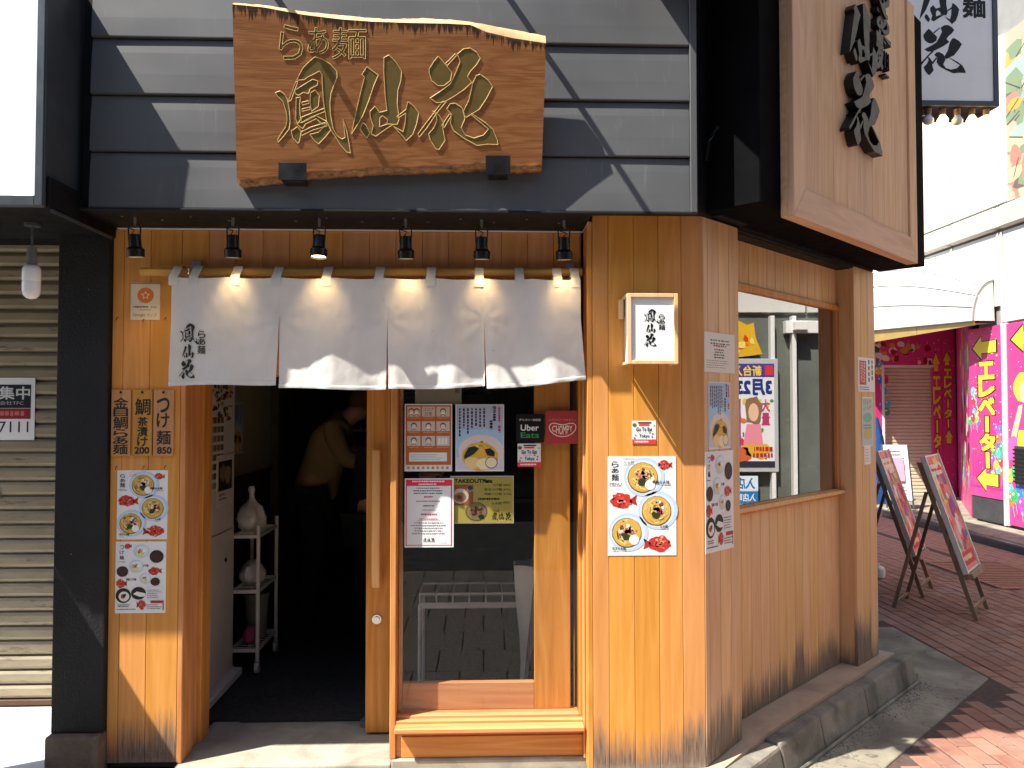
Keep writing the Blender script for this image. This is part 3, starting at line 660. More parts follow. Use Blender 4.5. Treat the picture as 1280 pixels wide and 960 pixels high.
sx0_, sx1_ = W0.px(668, 750, .190)[0], W0.px(713, 750, .190)[0]; zr = W0.px(600, 853, .190)[1]
part('inner_stile', M['frame_wood'], fx, sx0_, sx1_, .190, .224, .1945, 1.699, .003)
part('inner_stile', M['frame_wood'], fx, -.3835, -.366, .190, .224, .1945, 1.699, .003)
part('inner_rail', M['rail_wood'], fx, -.3655, sx0_-.0005, .191, .224, .1945, zr, .003)
dr = part('sliding_door', M['frame_wood'], shop, -.561, -.4475, .405, .440, .012, 1.699, .003)
part('stile', M['frame_wood'], dr, -.447, -.392, .409, .438, .012, 1.699, .002)
part('stile', M['frame_wood'], dr, .27, .36, .406, .438, .012, 1.699, .003)
part('rail', M['rail_wood'], dr, -.3915, .2695, .406, .438, .012, .16, .003)
hx = W0.px(471, 600, .37)[0]; hz0 = W0.px(471, 734, .37)[1]; hz1 = W0.px(471, 561, .37)[1]
hd = MB().box(hx-.021, hx+.021, .345, .372, hz0, hz1).build('handle', M['handle_wood'], dr, bevel=.012, seg=3)
MB().cyl((hx, .404, hz0+.08), (hx, .371, hz0+.08), .008).cyl((hx, .404, hz1-.08), (hx, .371, hz1-.08), .008).build('handle_stud', M['steel'], dr)
lx, lz = W0.px(471, 774, .40)
MB().cyl((lx, .4045, lz), (lx, .394, lz), .024, .022, 24).cyl((lx, .394, lz), (lx, .386, lz), .015, .014, 20).box(lx-.002, lx+.002, .384, .386, lz-.008, lz+.008).build('lock', M['chrome'], dr, smooth=True)
# gap between door and pane edge: chain hanging inside
ch = MB(); cx = W0.px(704, 600, .50)[0]
cp = []
for k in range(60):
    t = k/59; z = 1.6-t*.98
    cp.append((cx+.0, .33, z))
ca = [(.352, .33, 1.62-k*.0135) for k in range(66)]; cb = [(.385, .33, 1.62-k*.0135) for k in range(66)]
arc = [(.3685-.0165*math.cos(a*math.pi/8), .33, .735-.03*math.sin(a*math.pi/8)) for a in range(9)]
for p in ca+cb+arc: ch.add([(p[0]+dx*.0035, p[1]+dy*.0035, p[2]+dz_*.0035) for dx, dy, dz_ in ((1,0,0),(-1,0,0),(0,1,0),(0,-1,0),(0,0,1),(0,0,-1))], [(0,2,4),(2,1,4),(1,3,4),(3,0,4),(2,0,5),(1,2,5),(3,1,5),(0,3,5)])
tag(ch.build('ball_chain', M['white_plastic'], lo=(.368, .33, .7)), 'white beaded blind chain hanging inside the right edge of the front glass', 'chain')
# interior shell
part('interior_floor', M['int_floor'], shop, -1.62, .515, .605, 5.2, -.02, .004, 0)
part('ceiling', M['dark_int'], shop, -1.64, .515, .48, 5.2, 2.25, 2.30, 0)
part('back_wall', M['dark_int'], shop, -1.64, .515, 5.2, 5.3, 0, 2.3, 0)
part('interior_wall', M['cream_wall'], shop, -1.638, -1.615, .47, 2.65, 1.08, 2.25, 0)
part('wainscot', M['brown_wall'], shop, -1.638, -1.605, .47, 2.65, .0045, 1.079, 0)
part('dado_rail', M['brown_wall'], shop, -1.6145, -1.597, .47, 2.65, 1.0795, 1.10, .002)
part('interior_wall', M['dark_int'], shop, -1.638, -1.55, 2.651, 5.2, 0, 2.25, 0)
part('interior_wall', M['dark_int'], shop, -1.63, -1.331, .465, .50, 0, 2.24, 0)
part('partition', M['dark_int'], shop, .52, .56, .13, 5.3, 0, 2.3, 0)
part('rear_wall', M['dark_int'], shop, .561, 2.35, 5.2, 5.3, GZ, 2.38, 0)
# floor mat
tag(MB().box(-1.20, -.55, .575, 1.9, .005, .014).build('door_mat', M['int_floor'], lo=(-.9, 1, .005)), 'black ribbed mat on the floor inside the open doorway', 'mat')
# door stopper wedge
dz0 = W0.gp(465, 908, 0.0)
tag(MB().add([(-.60, .50, .0005), (-.44, .44, .0005), (-.42, .49, .0005), (-.585, .55, .0005), (-.60, .50, .035), (-.44, .44, .006), (-.42, .49, .006), (-.585, .55, .035)], [(0,3,2,1),(4,5,6,7),(0,1,5,4),(1,2,6,5),(2,3,7,6),(3,0,4,7)]).build('door_wedge', M['rubber'], lo=(-.5, .49, 0)), 'grey rubber wedge on the threshold under the sliding door', 'door stop')

# ================================================================ CARVED WOODEN SIGN
def sgn_y(z): return -.248 - (z-2.45)*.20
def spx(x, y):
    yy = -.30
    for _ in range(3):
        a, z = W0.px(x, y, yy); yy = sgn_y(z)
    return a, z
def interp(tab, x):
    for (a, b), (c, d) in zip(tab, tab[1:]):
        if x <= c: return b+(d-b)*(x-a)/(c-a)
    return tab[-1][1]
zpx = lambda t: [(280+a/3.048, b/3.048) for a, b in t]
T_BAND = zpx([(30,0),(150,8),(300,33),(450,47),(560,58),(640,62),(760,58),(880,65),(980,78),(1100,100),(1230,125)])
T_FACE = zpx([(30,16),(150,28),(300,56),(450,74),(560,82),(700,87),(850,90),(940,95),(1000,122),(1100,145),(1230,165)])
T_BOT = zpx([(30,690),(60,712),(180,700),(320,680),(480,668),(600,660),(780,655),(900,650),(1000,640),(1080,655),(1230,645)])
sx0, sx1 = 290.5, 682.5
sb = MB(); NC, NR = 120, 44; vs = []; cs = []
for i in range(NC+1):
    p = sx0+(sx1-sx0)*i/NC
    top, bot, band = interp(T_FACE, p), interp(T_BOT, p), interp(T_BAND, p)
    jx = noise.noise(Vector((p*.09, 0, 0)))*1.1; bot += noise.noise(Vector((p*.13, 5, 0)))*2.2+noise.noise(Vector((p*.4, 8, 0)))*1.2
    for j in range(NR+1):
        t = j/NR; y = top+(bot-top)*t; lean = (t*6 if p < 300 else 0)*(300-p)/10 - (t*5*(p-672)/10 if p > 672 else 0)
        a, z = spx(p+lean, y); d = (y-top)/72; e = (bot-y)/72
        rough = .006*max(0, .16-e)/.16*noise.noise(Vector((a*22, z*40, 1)))
        vs.append((a, sgn_y(z)+rough+.009*max(0, .05-e)/.05, z)); cs.append((d, e, 0))
F0 = len(vs)
idx = lambda i, j: i*(NR+1)+j
fs = [(idx(i, j), idx(i+1, j), idx(i+1, j+1), idx(i, j+1)) for i in range(NC) for j in range(NR)]
sb.v, sb.f, sb.m, sb.c = vs, fs, [0]*len(fs), cs
# live top edge band, back and ends
bv = []
for i in range(NC+1):
    p = sx0+(sx1-sx0)*i/NC; a, z = spx(p, interp(T_BAND, p)+noise.noise(Vector((p*.12, 3, 0)))*.8)
    t0 = vs[idx(i, 0)]; b0 = vs[idx(i, NR)]
    bv += [(a, t0[1]+.020, z), (t0[0], t0[1]+.062, z-.012), (b0[0], min(b0[1]+.045, -.212), b0[2]+.004)]
o_ = len(sb.v); sb.v += bv; sb.c += [(1, 1, 0)]*len(bv)
for i in range(NC):
    a, b = o_+3*i, o_+3*i+3
    for f, m_ in (((idx(i, 0), a, b, idx(i+1, 0)), 1), ((a, a+1, b+1, b), 1), ((a+1, a+2, b+2, b+1), 0), ((a+2, idx(i, NR), idx(i+1, NR), b+2), 0)): sb.f.append(f); sb.m.append(m_)
for i, r in ((0, 1), (NC, -1)):
    a = o_+3*i; sb.f.append(tuple([idx(i, j) for j in range(NR+1)]+[a+2, a+1, a])[::r]); sb.m.append(0)
zc = 2.45
sign = sb.build('wooden_sign', [M['slab'], M['live_edge']], lo=(-.37, -.3, zc), smooth=True)
tag(sign, 'broad carved wooden slab sign with live edge hung on the charcoal fascia', 'sign')
def carve(ch, name, r=.0019, mats=True, xf=lambda p: spx(*p)):
    b = MB(); e = MB()
    for q_ in ch:
        pts = [xf(p) for p in q_]
        b.prism([(a, z) for a, z in pts], 0, 1)
        ring = [(a, sgn_y(z)-.0010, z) for a, z in pts]
        for k in range(len(ring)): e.tube([ring[k], ring[(k+1) % len(ring)]], r, 5)
    b.v = [(v[0], sgn_y(v[2])-.0008+.004*v[1], v[2]) for v in b.v]
    o = b.build(name, M['olive'], sign); e.build('carved_edge', M['gold_edge'], o, normals=False)
for ch in (HOU, SEN, HAN): carve(ch, 'character')
def glyph_outline(c, x0, y0, x1, y1):
    vs, fs, _, _ = glyph(c, 0); b = MB(); e = MB()
    pts = [spx(x0+v[0]*(x1-x0), y1-v[1]*(y1-y0)) for v in vs]
    b.add([(a, sgn_y(z)-.0009, z) for a, z in pts], fs)
    cnt = {}
    for f in fs:
        for k in range(len(f)): ed = tuple(sorted((f[k], f[(k+1) % len(f)]))); cnt[ed] = cnt.get(ed, 0)+1
    for (i, j), n in cnt.items():
        if n == 1: e.tube([(pts[i][0], sgn_y(pts[i][1])-.0012, pts[i][1]), (pts[j][0], sgn_y(pts[j][1])-.0012, pts[j][1])], .0013, 4)
    o = b.build('character', M['olive'], sign, normals=False); e.build('carved_edge', M['gold_edge'], o, normals=False)
glyph_outline('ら', 349, 31, 379, 75); glyph_outline('ぁ', 385, 35, 411, 68); glyph_outline('麺', 415, 35, 458, 74)
for (x0, y0, x1, y1) in ((348, 203, 383, 225), (607, 194, 638, 217)):
    a, zt = W0.px(x0, y0, -.285); b_, zb = W0.px(x1, y1, -.285)
    MB().box(a, b_, -.285, -.2805, zb, zt).box(a+.01, b_-.01, -.28, -.20, zb-.004, zb+.004).build('hook', M['lamp_black'], sign, bevel=.0015)

# sign spotlights above the frame's top edge (head of the right one just shows)
for k, (bx, lab) in enumerate(((-.10, 'black sign spotlight on a bent arm above the right half of the carved sign'), (-1.06, 'black sign spotlight on a bent arm above the left end of the carved sign'))):
    t = thing('sign_spotlight', lab, 'spotlight', (bx, -.2, 3.55), group='spotlights over the carved sign')
    MB().cyl((bx, -.2, 3.55), (bx, -.222, 3.55), .05, n=20).build('wall_plate', M['lamp_black'], t)
    MB().tube([(bx, -.22, 3.55), (bx+.02, -.45, 3.56), (bx+.06, -.60, 3.50), (bx+.17, -.66, 3.32)], .013, 10).build('arm', M['lamp_black'], t)
    h0 = Vector((bx+.17, -.66, 3.30)); h1 = Vector((bx+.212, -.56, 3.06))
    MB().cyl(h0, h0+(h1-h0)*.4, .03, .045, 18).cyl(h0+(h1-h0)*.4, h1, .045, .062, 18).build('lamp_head', M['lamp_black'], t, smooth=True)
    MB().cyl(h1, h1+(h1-h0)*.01, .052, .052, 18).build('lens', M['bulb_off'], t)

# ================================================================ NOREN AND ITS ROD
NY = -.006
def nz(x, z):
    t = max(0, (2.11-z)/.46)
    px_ = [(-1.333), -.876, -.415, .0, .44]
    k = 0
    for a in range(4):
        if x >= px_[a]: k = a
    s_ = (x-px_[k])/(px_[k+1]-px_[k])
    y = NY - .016*t*math.sin(s_*math.pi)*(1, 1.25, .6, 1.2)[k] + .010*t*math.sin(x*23+k*1.7+z*3) + .002*t*math.sin(x*51+k*4+2*z)
    y += .015*t*noise.noise(Vector((x*4.5, z*3.2, k*3.1)))+.004*noise.noise(Vector((x*13, z*9, k)))*t+.0025*noise.noise(Vector((x*34, z*20, k)))
    for e in (px_[1], px_[2], px_[3]):       # creases fan out from the top of each slit
        dx = x-e; dz = z-1.93; r = math.hypot(dx, dz)
        if r < .30: y += .0022*math.sin(math.atan2(dz, dx)*7+k)*(1-r/.30)*min(1, r/.05)*(1 if dz < .05 else .2)
    return x, y, z
rod = thing('noren_rod', 'round brown wooden rod carrying the white curtain', 'curtain rod', (-.5, .06, 2.14))
MB().cyl((-1.489, .062, 2.140), (.433, .062, 2.150), .0185, .0175, 16).build('pole', M['rod_wood'], rod, smooth=True)
for x in (-1.275, .385):
    MB().box(x-.012, x+.012, .085, .129, 2.125, 2.175).box(x-.02, x+.02, .122, .1295, 2.10, 2.20).tube([(x, .09, 2.12), (x, .06, 2.116), (x, .038, 2.13), (x, .034, 2.15)], .004, 8).build('bracket', M['steel'], rod)
nor = thing('noren_curtain', 'off-white cotton split curtain with black shop name hanging over the entrance', 'curtain', (-.45, NY, 1.65))
tops = [-1.332, -.876, -.415, .0, .418]
bots = [(-1.336, -.886), (-.873, -.420), (-.408, .003), (.012, .440)]
zbots = [(1.642, 1.650), (1.632, 1.630), (1.628, 1.642), (1.632, 1.668)]
for k in range(4):
    b = MB(); NX, NZ = 54, 44; vs = []
    for i in range(NX+1):
        s_ = i/NX
        for j in range(NZ+1):
            t = j/NZ; tt = max(0, (t-.38)/.62) if 0 < s_ < 1 or True else 0
            xt = tops[k]+(tops[k+1]-tops[k])*s_; xb = bots[k][0]+(bots[k][1]-bots[k][0])*s_
            zt = 2.108 - .006*abs(math.sin(s_*math.pi*2)) ; zb = zbots[k][0]+(zbots[k][1]-zbots[k][0])*s_ + .004*math.sin(s_*5+k)
            x = xt+(xb-xt)*tt; z = zt+(zb-zt)*t
            vs.append(nz(x, z))
    b.add(vs, [(i*(NZ+1)+j, (i+1)*(NZ+1)+j, (i+1)*(NZ+1)+j+1, i*(NZ+1)+j+1) for i in range(NX) for j in range(NZ)])
    o = b.build('cloth_panel', M['cloth'], nor, smooth=True, normals=False)
    hm = MB()
    for z_a, z_b in ((zbots[k], .018),):
        vs = []
        for i in range(NX+1):
            s_ = i/NX; xb = bots[k][0]+(bots[k][1]-bots[k][0])*s_; zb = zbots[k][0]+(zbots[k][1]-zbots[k][0])*s_+.004*math.sin(s_*5+k)
            for dz_ in (0, .006, .016, .018): 
                p = nz(xb, zb+dz_); vs.append((p[0], p[1]-.0016-(.0012 if 0 < dz_ < .017 else 0), p[2]-.001))
        hm.add(vs, [(i*4+j, i*4+4+j, i*4+4+j+1, i*4+j+1) for i in range(NX) for j in range(3)])
    hm.build('hem', M['cloth'], o, smooth=True, normals=False)
    if k == 0:
        x0, z1 = W0.px(225, 404, NY); x1, z0 = W0.px(257.5, 474, NY)
        P = Print((0, 0, 34, 71), x0, x1, z0, z1, 0, fn=lambda x, z: nz(x, z), step=.0004)
        logo_v(P, 0, 0, 34, 71); lo_ = P.mb; lo_.v = [(v[0], v[1]-.0022, v[2]) for v in lo_.v]; lo_.build('lettering', M['sumi'], o, normals=False)
for p in (221, 246, 297, 348, 410, 475, 539, 599, 649, 696, 718):
    x = W0.px(p, 340, .03)[0]; wd = .0195
    b = MB(); ring = [(NY-.004, 2.072), (NY-.002, 2.11), (.036, 2.150), (.044, 2.162), (.062, 2.1685), (.080, 2.162), (.086, 2.145), (.075, 2.12), (NY+.012, 2.09), (NY+.008, 2.072)]
    vs = [(x+s_*wd, y, z) for y, z in ring for s_ in (-1, 1)]
    b.add(vs, [(2*i, 2*i+1, 2*i+3, 2*i+2) for i in range(len(ring)-1)]); b.build('hanging_loop', M['cloth'], nor, smooth=True, normals=False)

# ================================================================ SPOTLIGHTS UNDER THE SOFFIT
spots = [(168, .05, 'leftmost track spotlight over the wall left of the white curtain', 0), (291, -.05, 'black track spotlight above the left curtain panel, second from the left', 0),
         (399, .0, 'black track spotlight with a visibly glowing warm bulb, third from the left', 1), (507, .03, 'black track spotlight above the third curtain panel, fourth from the left', 0),
         (602, .02, 'black track spotlight above the slit before the last curtain panel, fifth from the left', 0), (705, .03, 'rightmost track spotlight beside the timber pier', 0)]
for p, tilt, lab, on in spots:
    x = W0.px(p, 300, -.085)[0]; y = -.085
    t = thing('track_spotlight', lab, 'spotlight', (x, y, 2.345), group='spotlights under the soffit')
    MB().cyl((x, y, 2.3445), (x, y, 2.310), .007, .006, 10).build('stem', M['steel'], t)
    MB().tube([(x-.023, y, 2.245), (x-.025, y, 2.30), (x-.018, y, 2.312), (x+.018, y, 2.312), (x+.025, y, 2.30), (x+.023, y, 2.245)], .003, 6).build('yoke', M['lamp_black'], t)
    MB().tube([(x-.004, y-.01, 2.312), (x-.018, y-.018, 2.295), (x+.008, y-.02, 2.287), (x-.008, y-.008, 2.268)], .0028, 6).build('cable', M['lamp_black'], t)
    a = Vector((x, y, 2.272)); dv = Vector((tilt*.5, .12 if not on else -.10, -1)).normalized()
    MB().cyl(a, a+dv*.052, .0235, .026, 20).cyl(a+dv*.052, a+dv*.062, .026, .036, 20).cyl(a+dv*.062, a+dv*.094, .036, .034, 20, cap=False).build('body', M['lamp_black'], t, smooth=True)
    MB().cyl(a+dv*.084, a+dv*.086, .031, .031, 20).build('bulb', M['bulb_on'], t)
    l = D.lights.new('spot', 'SPOT'); l.energy = 1.1; l.color = (1, .66, .30); l.spot_size = math.radians(74); l.spot_blend = 1; l.shadow_soft_size = .02
    lo_ = D.objects.new('spot', l); COL.objects.link(lo_); lo_.location = a+dv*.10
    aim = Vector((x+tilt*.5, .03, 1.92))-(a+dv*.1) if p > 200 else Vector((0, .3, -1)); lo_.rotation_mode = 'QUATERNION'; lo_.rotation_quaternion = aim.to_track_quat('-Z', 'Y')

# ================================================================ PRINTED SHEETS
def menu_a(P):            # the noodle menu with three bowls and red fish, in its own zoom pixels (87..460 x 308..848)
    P.rect(94, 322, 163, 470, 'e4e4e2', 1); P.rect(97, 325, 160, 448, 'd8d9da', 1.5)
    P.vtext('らぁ麺', 108, 332, 146, 444, '1c2430', 3, .015, [1, .8, 1.1], .08); P.text('MENU', 98, 452, 160, 468, '35353a', 3)
    P.fine(170, 318, 262, 324, 1, '777777', 2); P.text('らぁ麺', 176, 332, 230, 348, '8c8a3c', 3); P.line((172, 354), (250, 354), 2, '8c8a3c', 3)
    P.bowl(278, 422, 82); P.bowl(352, 604, 80, False); P.bowl(190, 722, 80)
    P.fish(400, 355, 40, 30); P.fish(170, 548, 76, 52, 1); P.fish(360, 785, 80, 52, -1)
    P.text('特製らぁ麺', 330, 440, 422, 458, '1a1a1a', 12, .02); P.fine(380, 464, 440, 472, 1, '555555', 12)
    P.text('らぁ麺', 372, 682, 412, 698, '1a1a1a', 12, .02); P.fine(374, 704, 412, 711, 1, '555555', 12)
    P.text('味玉らぁ麺', 110, 800, 182, 816, '1a1a1a', 12, .02); P.fine(110, 824, 150, 830, 1, '555555', 12)
def menu_b(P):            # the dipping-noodle menu (45..620 x 70..880)
    P.rect(70, 90, 180, 310, 'dcdde0', 1); P.vtext('つけ麺', 92, 104, 140, 280, '1c2430', 3, .015, None, .12); P.fine(76, 292, 168, 308, 1, '555555', 3)
    for (x, y, r) in ((335, 180, 62), (280, 352, 58), (385, 490, 48)):
        P.ell(x, y, r*1.45, r*1.25, 'b9cbdc', 2, 24); P.ell(x+r*.2, y-r*.1, r*1.1, r*.95, 'd3deea', 3, 24)
        P.ell(x-r*.1, y+r*.2, r*.85, r*.7, 'dcc88e', 4, 18, .1)
        for k in range(14): P.ell(x-r*.2+random.uniform(-.4, .4)*r, y-.05*r+random.uniform(-.3, .3)*r, r*.13, r*.12, random.choice(['b8403a', 'd88a7c', '8c2c2c', 'efe3d4']), 5, 6, .3)
        P.ell(x+r*.6, y-.1*r, r*.3, r*.28, 'eceae6', 6, 14)
    for (x, y, rx, ry) in ((512, 240, 80, 72), (126, 408, 66, 60), (500, 525, 54, 46)):
        P.ell(x, y+ry*.12, rx, ry, 'cfc8be', 3, 24); P.ell(x, y, rx, ry, '241a17', 4, 24); P.ell(x, y, rx*.85, ry*.82, '3a241c', 5, 24)
    P.fish(185, 122, 44, 36); P.fish(495, 405, 80, 52, 1); P.fish(115, 545, 66, 60)
    P.ell(140, 680, 88, 84, '221c1a', 4, 26); P.ell(148, 690, 60, 56, 'ddd9d2', 5, 22); P.ell(130, 690, 24, 22, 'a8402f', 6, 9, .3); P.ell(152, 678, 22, 20, '2a3a24', 6, 9, .3)
    P.ell(312, 655, 84, 72, '221c1a', 4, 26); P.poly([(250, 665), (290, 635), (390, 655), (392, 690), (330, 694)], 'e2e0dc', 5)
    P.fish(345, 785, 55, 66, -1, 4)
    P.rect(398, 575, 590, 720, 'd9d9da', 3); P.fine(412, 610, 570, 715, 5, '333333', 5, .4)
    P.rect(450, 738, 600, 768, 'a8282c', 4); P.fine(410, 778, 590, 840, 3, '444444', 5, .4); P.rect(588, 770, 600, 850, 'b23034', 4)
    P.fine(80, 776, 230, 812, 2, '1c1c1c', 5); P.fine(70, 822, 300, 850, 1, '555555', 5, .4)
    P.text('つけ麺', 350, 330, 420, 355, '1a1a1a', 5, .02); P.text('特製つけ麺', 168, 486, 282, 512, '1a1a1a', 5, .02)
def ramen_sheet(P):       # pale blue sheet with a bowl (635..1190 x 95..860)
    P.rect(645, 105, 1180, 840, 'a9b4cc', 1); P.rect(645, 380, 1180, 620, 'a4c4dc', 1.4); P.ell(930, 640, 262, 200, 'd8cbc4', 2, 30); P.rect(645, 700, 1180, 840, 'c4c4d6', 1.8)
    P.ell(915, 690, 205, 160, 'd9a93e', 4, 30, .03)
    for k in range(40):
        t = random.uniform(0, 6.28); q_ = random.uniform(.4, .95); P.line((915+200*q_*math.cos(t), 690+150*q_*math.sin(t)), (915+195*q_*math.cos(t+.5), 690+145*q_*math.sin(t+.5)), 9, random.choice(['e8c25c', 'f0d78c', 'c8922e']), 5)
    P.poly([(730, 690), (780, 590), (850, 570), (905, 600), (850, 660), (740, 725)], '22312c', 6); P.poly([(965, 610), (1030, 595), (1085, 640), (1080, 690), (1000, 680)], '1e2428', 6)
    P.ell(820, 765, 88, 70, 'e6c887', 6, 16, .08); P.ell(960, 775, 85, 66, 'efdcae', 7, 16, .08); P.ell(1045, 760, 70, 66, 'ead6b0', 8, 16, .06); P.ring(1045, 760, 70, 66, 7, '3a2c20', 9)
    P.ell(935, 525, 22, 14, 'c8642a', 6, 7, .3)
    P.fine(660, 140, 985, 470, 7, '1c2030', 5, .4, vert=True)
    P.vtext('限定', 1060, 115, 1100, 195, '101014', 6, .01); P.fine(1062, 205, 1098, 290, 1, '101014', 6, .8, vert=True); P.fine(1025, 280, 1060, 440, 1, '15151a', 6, .9, vert=True)
    P.fine(1120, 130, 1150, 330, 1, 'b04050', 6, .7, vert=True); P.fine(1122, 340, 1152, 450, 1, 'c01828', 6, .9, vert=True)
def goto(P):
    P.ell(.1, .18, .09, .08, '5a6a2a', 2, 10); P.rect(.25, .05, .8, .11, '3a3a3a', 2); P.rect(.28, .14, .72, .21, 'd8382e', 2)
    P.text('Go To Eat', .17, .28, .83, .44, '222222', 3, .02); P.text('キャンペーン', .24, .49, .72, .54, '444444', 3); P.text('Tokyo', .3, .58, .72, .75, '222222', 3, .02)
    for (a, b, c) in ((.14, .62, 'e07090'), (.86, .56, 'd04040'), (.84, .68, '3a78c0'), (.74, .5, '6aa84f'), (.1, .74, 'c03030'), (.92, .2, 'a0b040'), (.2, .4, 'e0a030')): P.ell(a, b, .04, .04, c, 2, 8)
    P.rect(.0, .8, 1, 1, 'dc3a3a', 2); P.fine(.1, .86, .9, .94, 1, 'f3eaea', 3, .9)
def unit(X): return Print((0, 0, 1, 1), X[0], X[1], X[2], X[3], X[4])
PIER = 0
# on the left pier
o, X = sheet('rating_sticker', 'cream sticker with an orange star circle high on the left pier', 'sticker', W0, .1298, (164, 353, 200, 400))
P = Print((95, 395, 230, 577), *X); P.rect(95, 395, 230, 577, 'd9cbb4', 1); P.rect(118, 397, 205, 402, 'c8503c', 2); P.rect(95, 397, 118, 402, '6a7aa0', 2); P.rect(205, 397, 230, 402, '6a7aa0', 2)
P.ell(163, 458, 38, 38, 'd8793a', 2, 26)
st = [(163+(19 if k % 2 == 0 else 9)*math.sin(k*math.pi/5), 458-(19 if k % 2 == 0 else 9)*math.cos(k*math.pi/5)) for k in range(10)]
for k in range(10): P.line(st[k], st[(k+1) % 10], 3, 'f0e0c8', 3)
P.fine(108, 510, 186, 519, 1, '4a4038', 3, .9); P.text('2020', 188, 511, 215, 519, '4a4038', 3); P.rect(135, 527, 190, 530, '8a8074', 3); P.text('Google', 107, 545, 162, 564, '6a5f54', 3); P.text('マップ', 170, 545, 215, 562, '6a5f54', 3)
P.build('print', o)
for k, (r, lab, txt) in enumerate((((139, 487, 162, 570), 'wooden price tag lettered with five characters and kana, leftmost of the three tags', '金目鯛らぁ麺'), ((166, 487, 189, 570), 'wooden price tag ending in 200, middle of the three tags', '鯛茶漬け'), ((192, 487, 216, 570), 'wooden price tag ending in 850, rightmost of the three tags', 'つけ麺'))):
    a, z1 = W0.px(r[0], r[1], .115); b, z0 = W0.px(r[2], r[3], .115)
    o = MB().box(a, b, .118, .1295, z0, z1).build('wooden_tag', M['tag_wood'], lo=((a+b)/2, .12, z0), bevel=.0012); tag(o, lab, 'price tag', 'wooden price tags on the left pier')
    P = Print((0, 0, 23, 83), a, b, z0, z1, .118)
    if k == 0: P.vtext(txt, 3, 10, 20, 81, '100d0a', 2, .014, [1, .75, 1.15, .8, .6, .95], .02)
    if k == 1: P.vtext('鯛', 3, 10, 21, 33, '100d0a', 2, .014); P.vtext('茶漬け', 6, 34, 18, 71, '100d0a', 2, .02, None, .03); P.text('200', 3, 72, 20, 80, '100d0a', 2, .03)
    if k == 2: P.vtext('つけ', 4, 10, 18, 48, '100d0a', 2, .02, [1, 1], .04); P.vtext('麺', 4, 50, 20, 70, '100d0a', 2, .014); P.text('850', 5, 72, 21, 80, '100d0a', 2, .03)
    l = P.mb; l.build('lettering', M['sumi'], o, normals=False)
    MB().cyl(((a+b)/2, .119, z1-.012), ((a+b)/2, .112, z1-.012), .004, .0055, 10).build('nail', M['lamp_black'], o)
nm = [(147, 398), (180, 400), (207, 398), (146, 584), (180, 584), (207, 583)]
for x_, y_ in nm:
    a, z = W0.px(x_, y_, .125); tag(MB().tube([(a, .1296, z+.004), (a, .118, z+.002), (a, .113, z-.003), (a, .114, z-.010)], .0016, 6).build('hook', M['lamp_black'], lo=(a, .129, z)), 'small dark hook in the left pier, ' + dict(((147, 'leftmost of three below the sticker'), (180, 'middle of three below the sticker'), (207, 'rightmost of three below the sticker')))[x_] if y_ < 500 else 'small dark hook in the left pier, ' + {146: 'left one below the price tags', 180: 'middle one below the price tags', 207: 'right one below the price tags'}[x_], 'hook', 'small hooks on the left pier')
o, X = sheet('menu_poster', 'white noodle menu with three bowls on the shaded left pier, upper of two', 'menu', W0, .1298, (147, 588, 209, 674)); P = Print((87, 308, 460, 848), *X); menu_a(P); P.build('print', o)
o, X = sheet('menu_poster', 'dipping noodle menu with dark bowls on the left pier, lower of two', 'menu', W0, .1298, (145, 677, 207, 766)); P = Print((45, 70, 620, 880), *X); menu_b(P); P.build('print', o)
# on the right pier
o, X = sheet('menu_poster', 'sunlit white noodle menu with three bowls and red fish on the right pier', 'menu', W0, -.0004, (759.5, 570.5, 845.5, 694)); P = Print((87, 308, 460, 848), *X); menu_a(P); P.build('print', o)
o, X = sheet('campaign_sticker', 'small white and red campaign sticker above the sunlit menu on the right pier', 'sticker', W0, -.0004, (790, 526, 820, 555)); P = unit(X); goto(P); P.build('print', o)
# lit box sign on the right pier
a, zt = W0.px(784, 366.5, -.14); b, zb = W0.px(848, 455, -.14)
t = thing('light_box_sign', 'small wood-framed white light box with black shop name on the right pier', 'sign', ((a+b)/2, -.001, zb))
MB().box(a+.012, b-.012, -.122, -.002, zb+.012, zt-.012).build('body', M['sign_white'], t, bevel=.002)
for (x0, x1, z0, z1) in ((a, a+.017, zb, zt), (b-.017, b, zb, zt), (a+.0175, b-.0175, zt-.016, zt), (a+.0175, b-.0175, zb, zb+.016)): MB().box(x0, x1, -.142, -.123, z0, z1).build('frame', M['lamp_wood'], t, bevel=.0015)
for (x0, x1, z0, z1) in ((a, a+.010, zb, zb+.012), (b-.010, b, zb, zb+.012), (a, a+.010, zt-.012, zt)): MB().box(x0, x1, -.1225, -.0015, z0, z1).build('edge_strip', M['lamp_wood'], t, bevel=.001)
MB().box(a-.016, a+.004, -.03, -.001, zb+.20, zb+.285).build('switch_box', M['lamp_wood'], t, bevel=.002)
f = MB().box(a+.0175, b-.0175, -.131, -.1235, zb+.0165, zt-.0165).build('face', M['sign_white'], t)
P = Print((205, 145, 625, 835), a+.0175, b-.0175, zb+.0165, zt-.0165, -.131); logo_v(P, 330, 272, 540, 690); P.build('lettering', f)
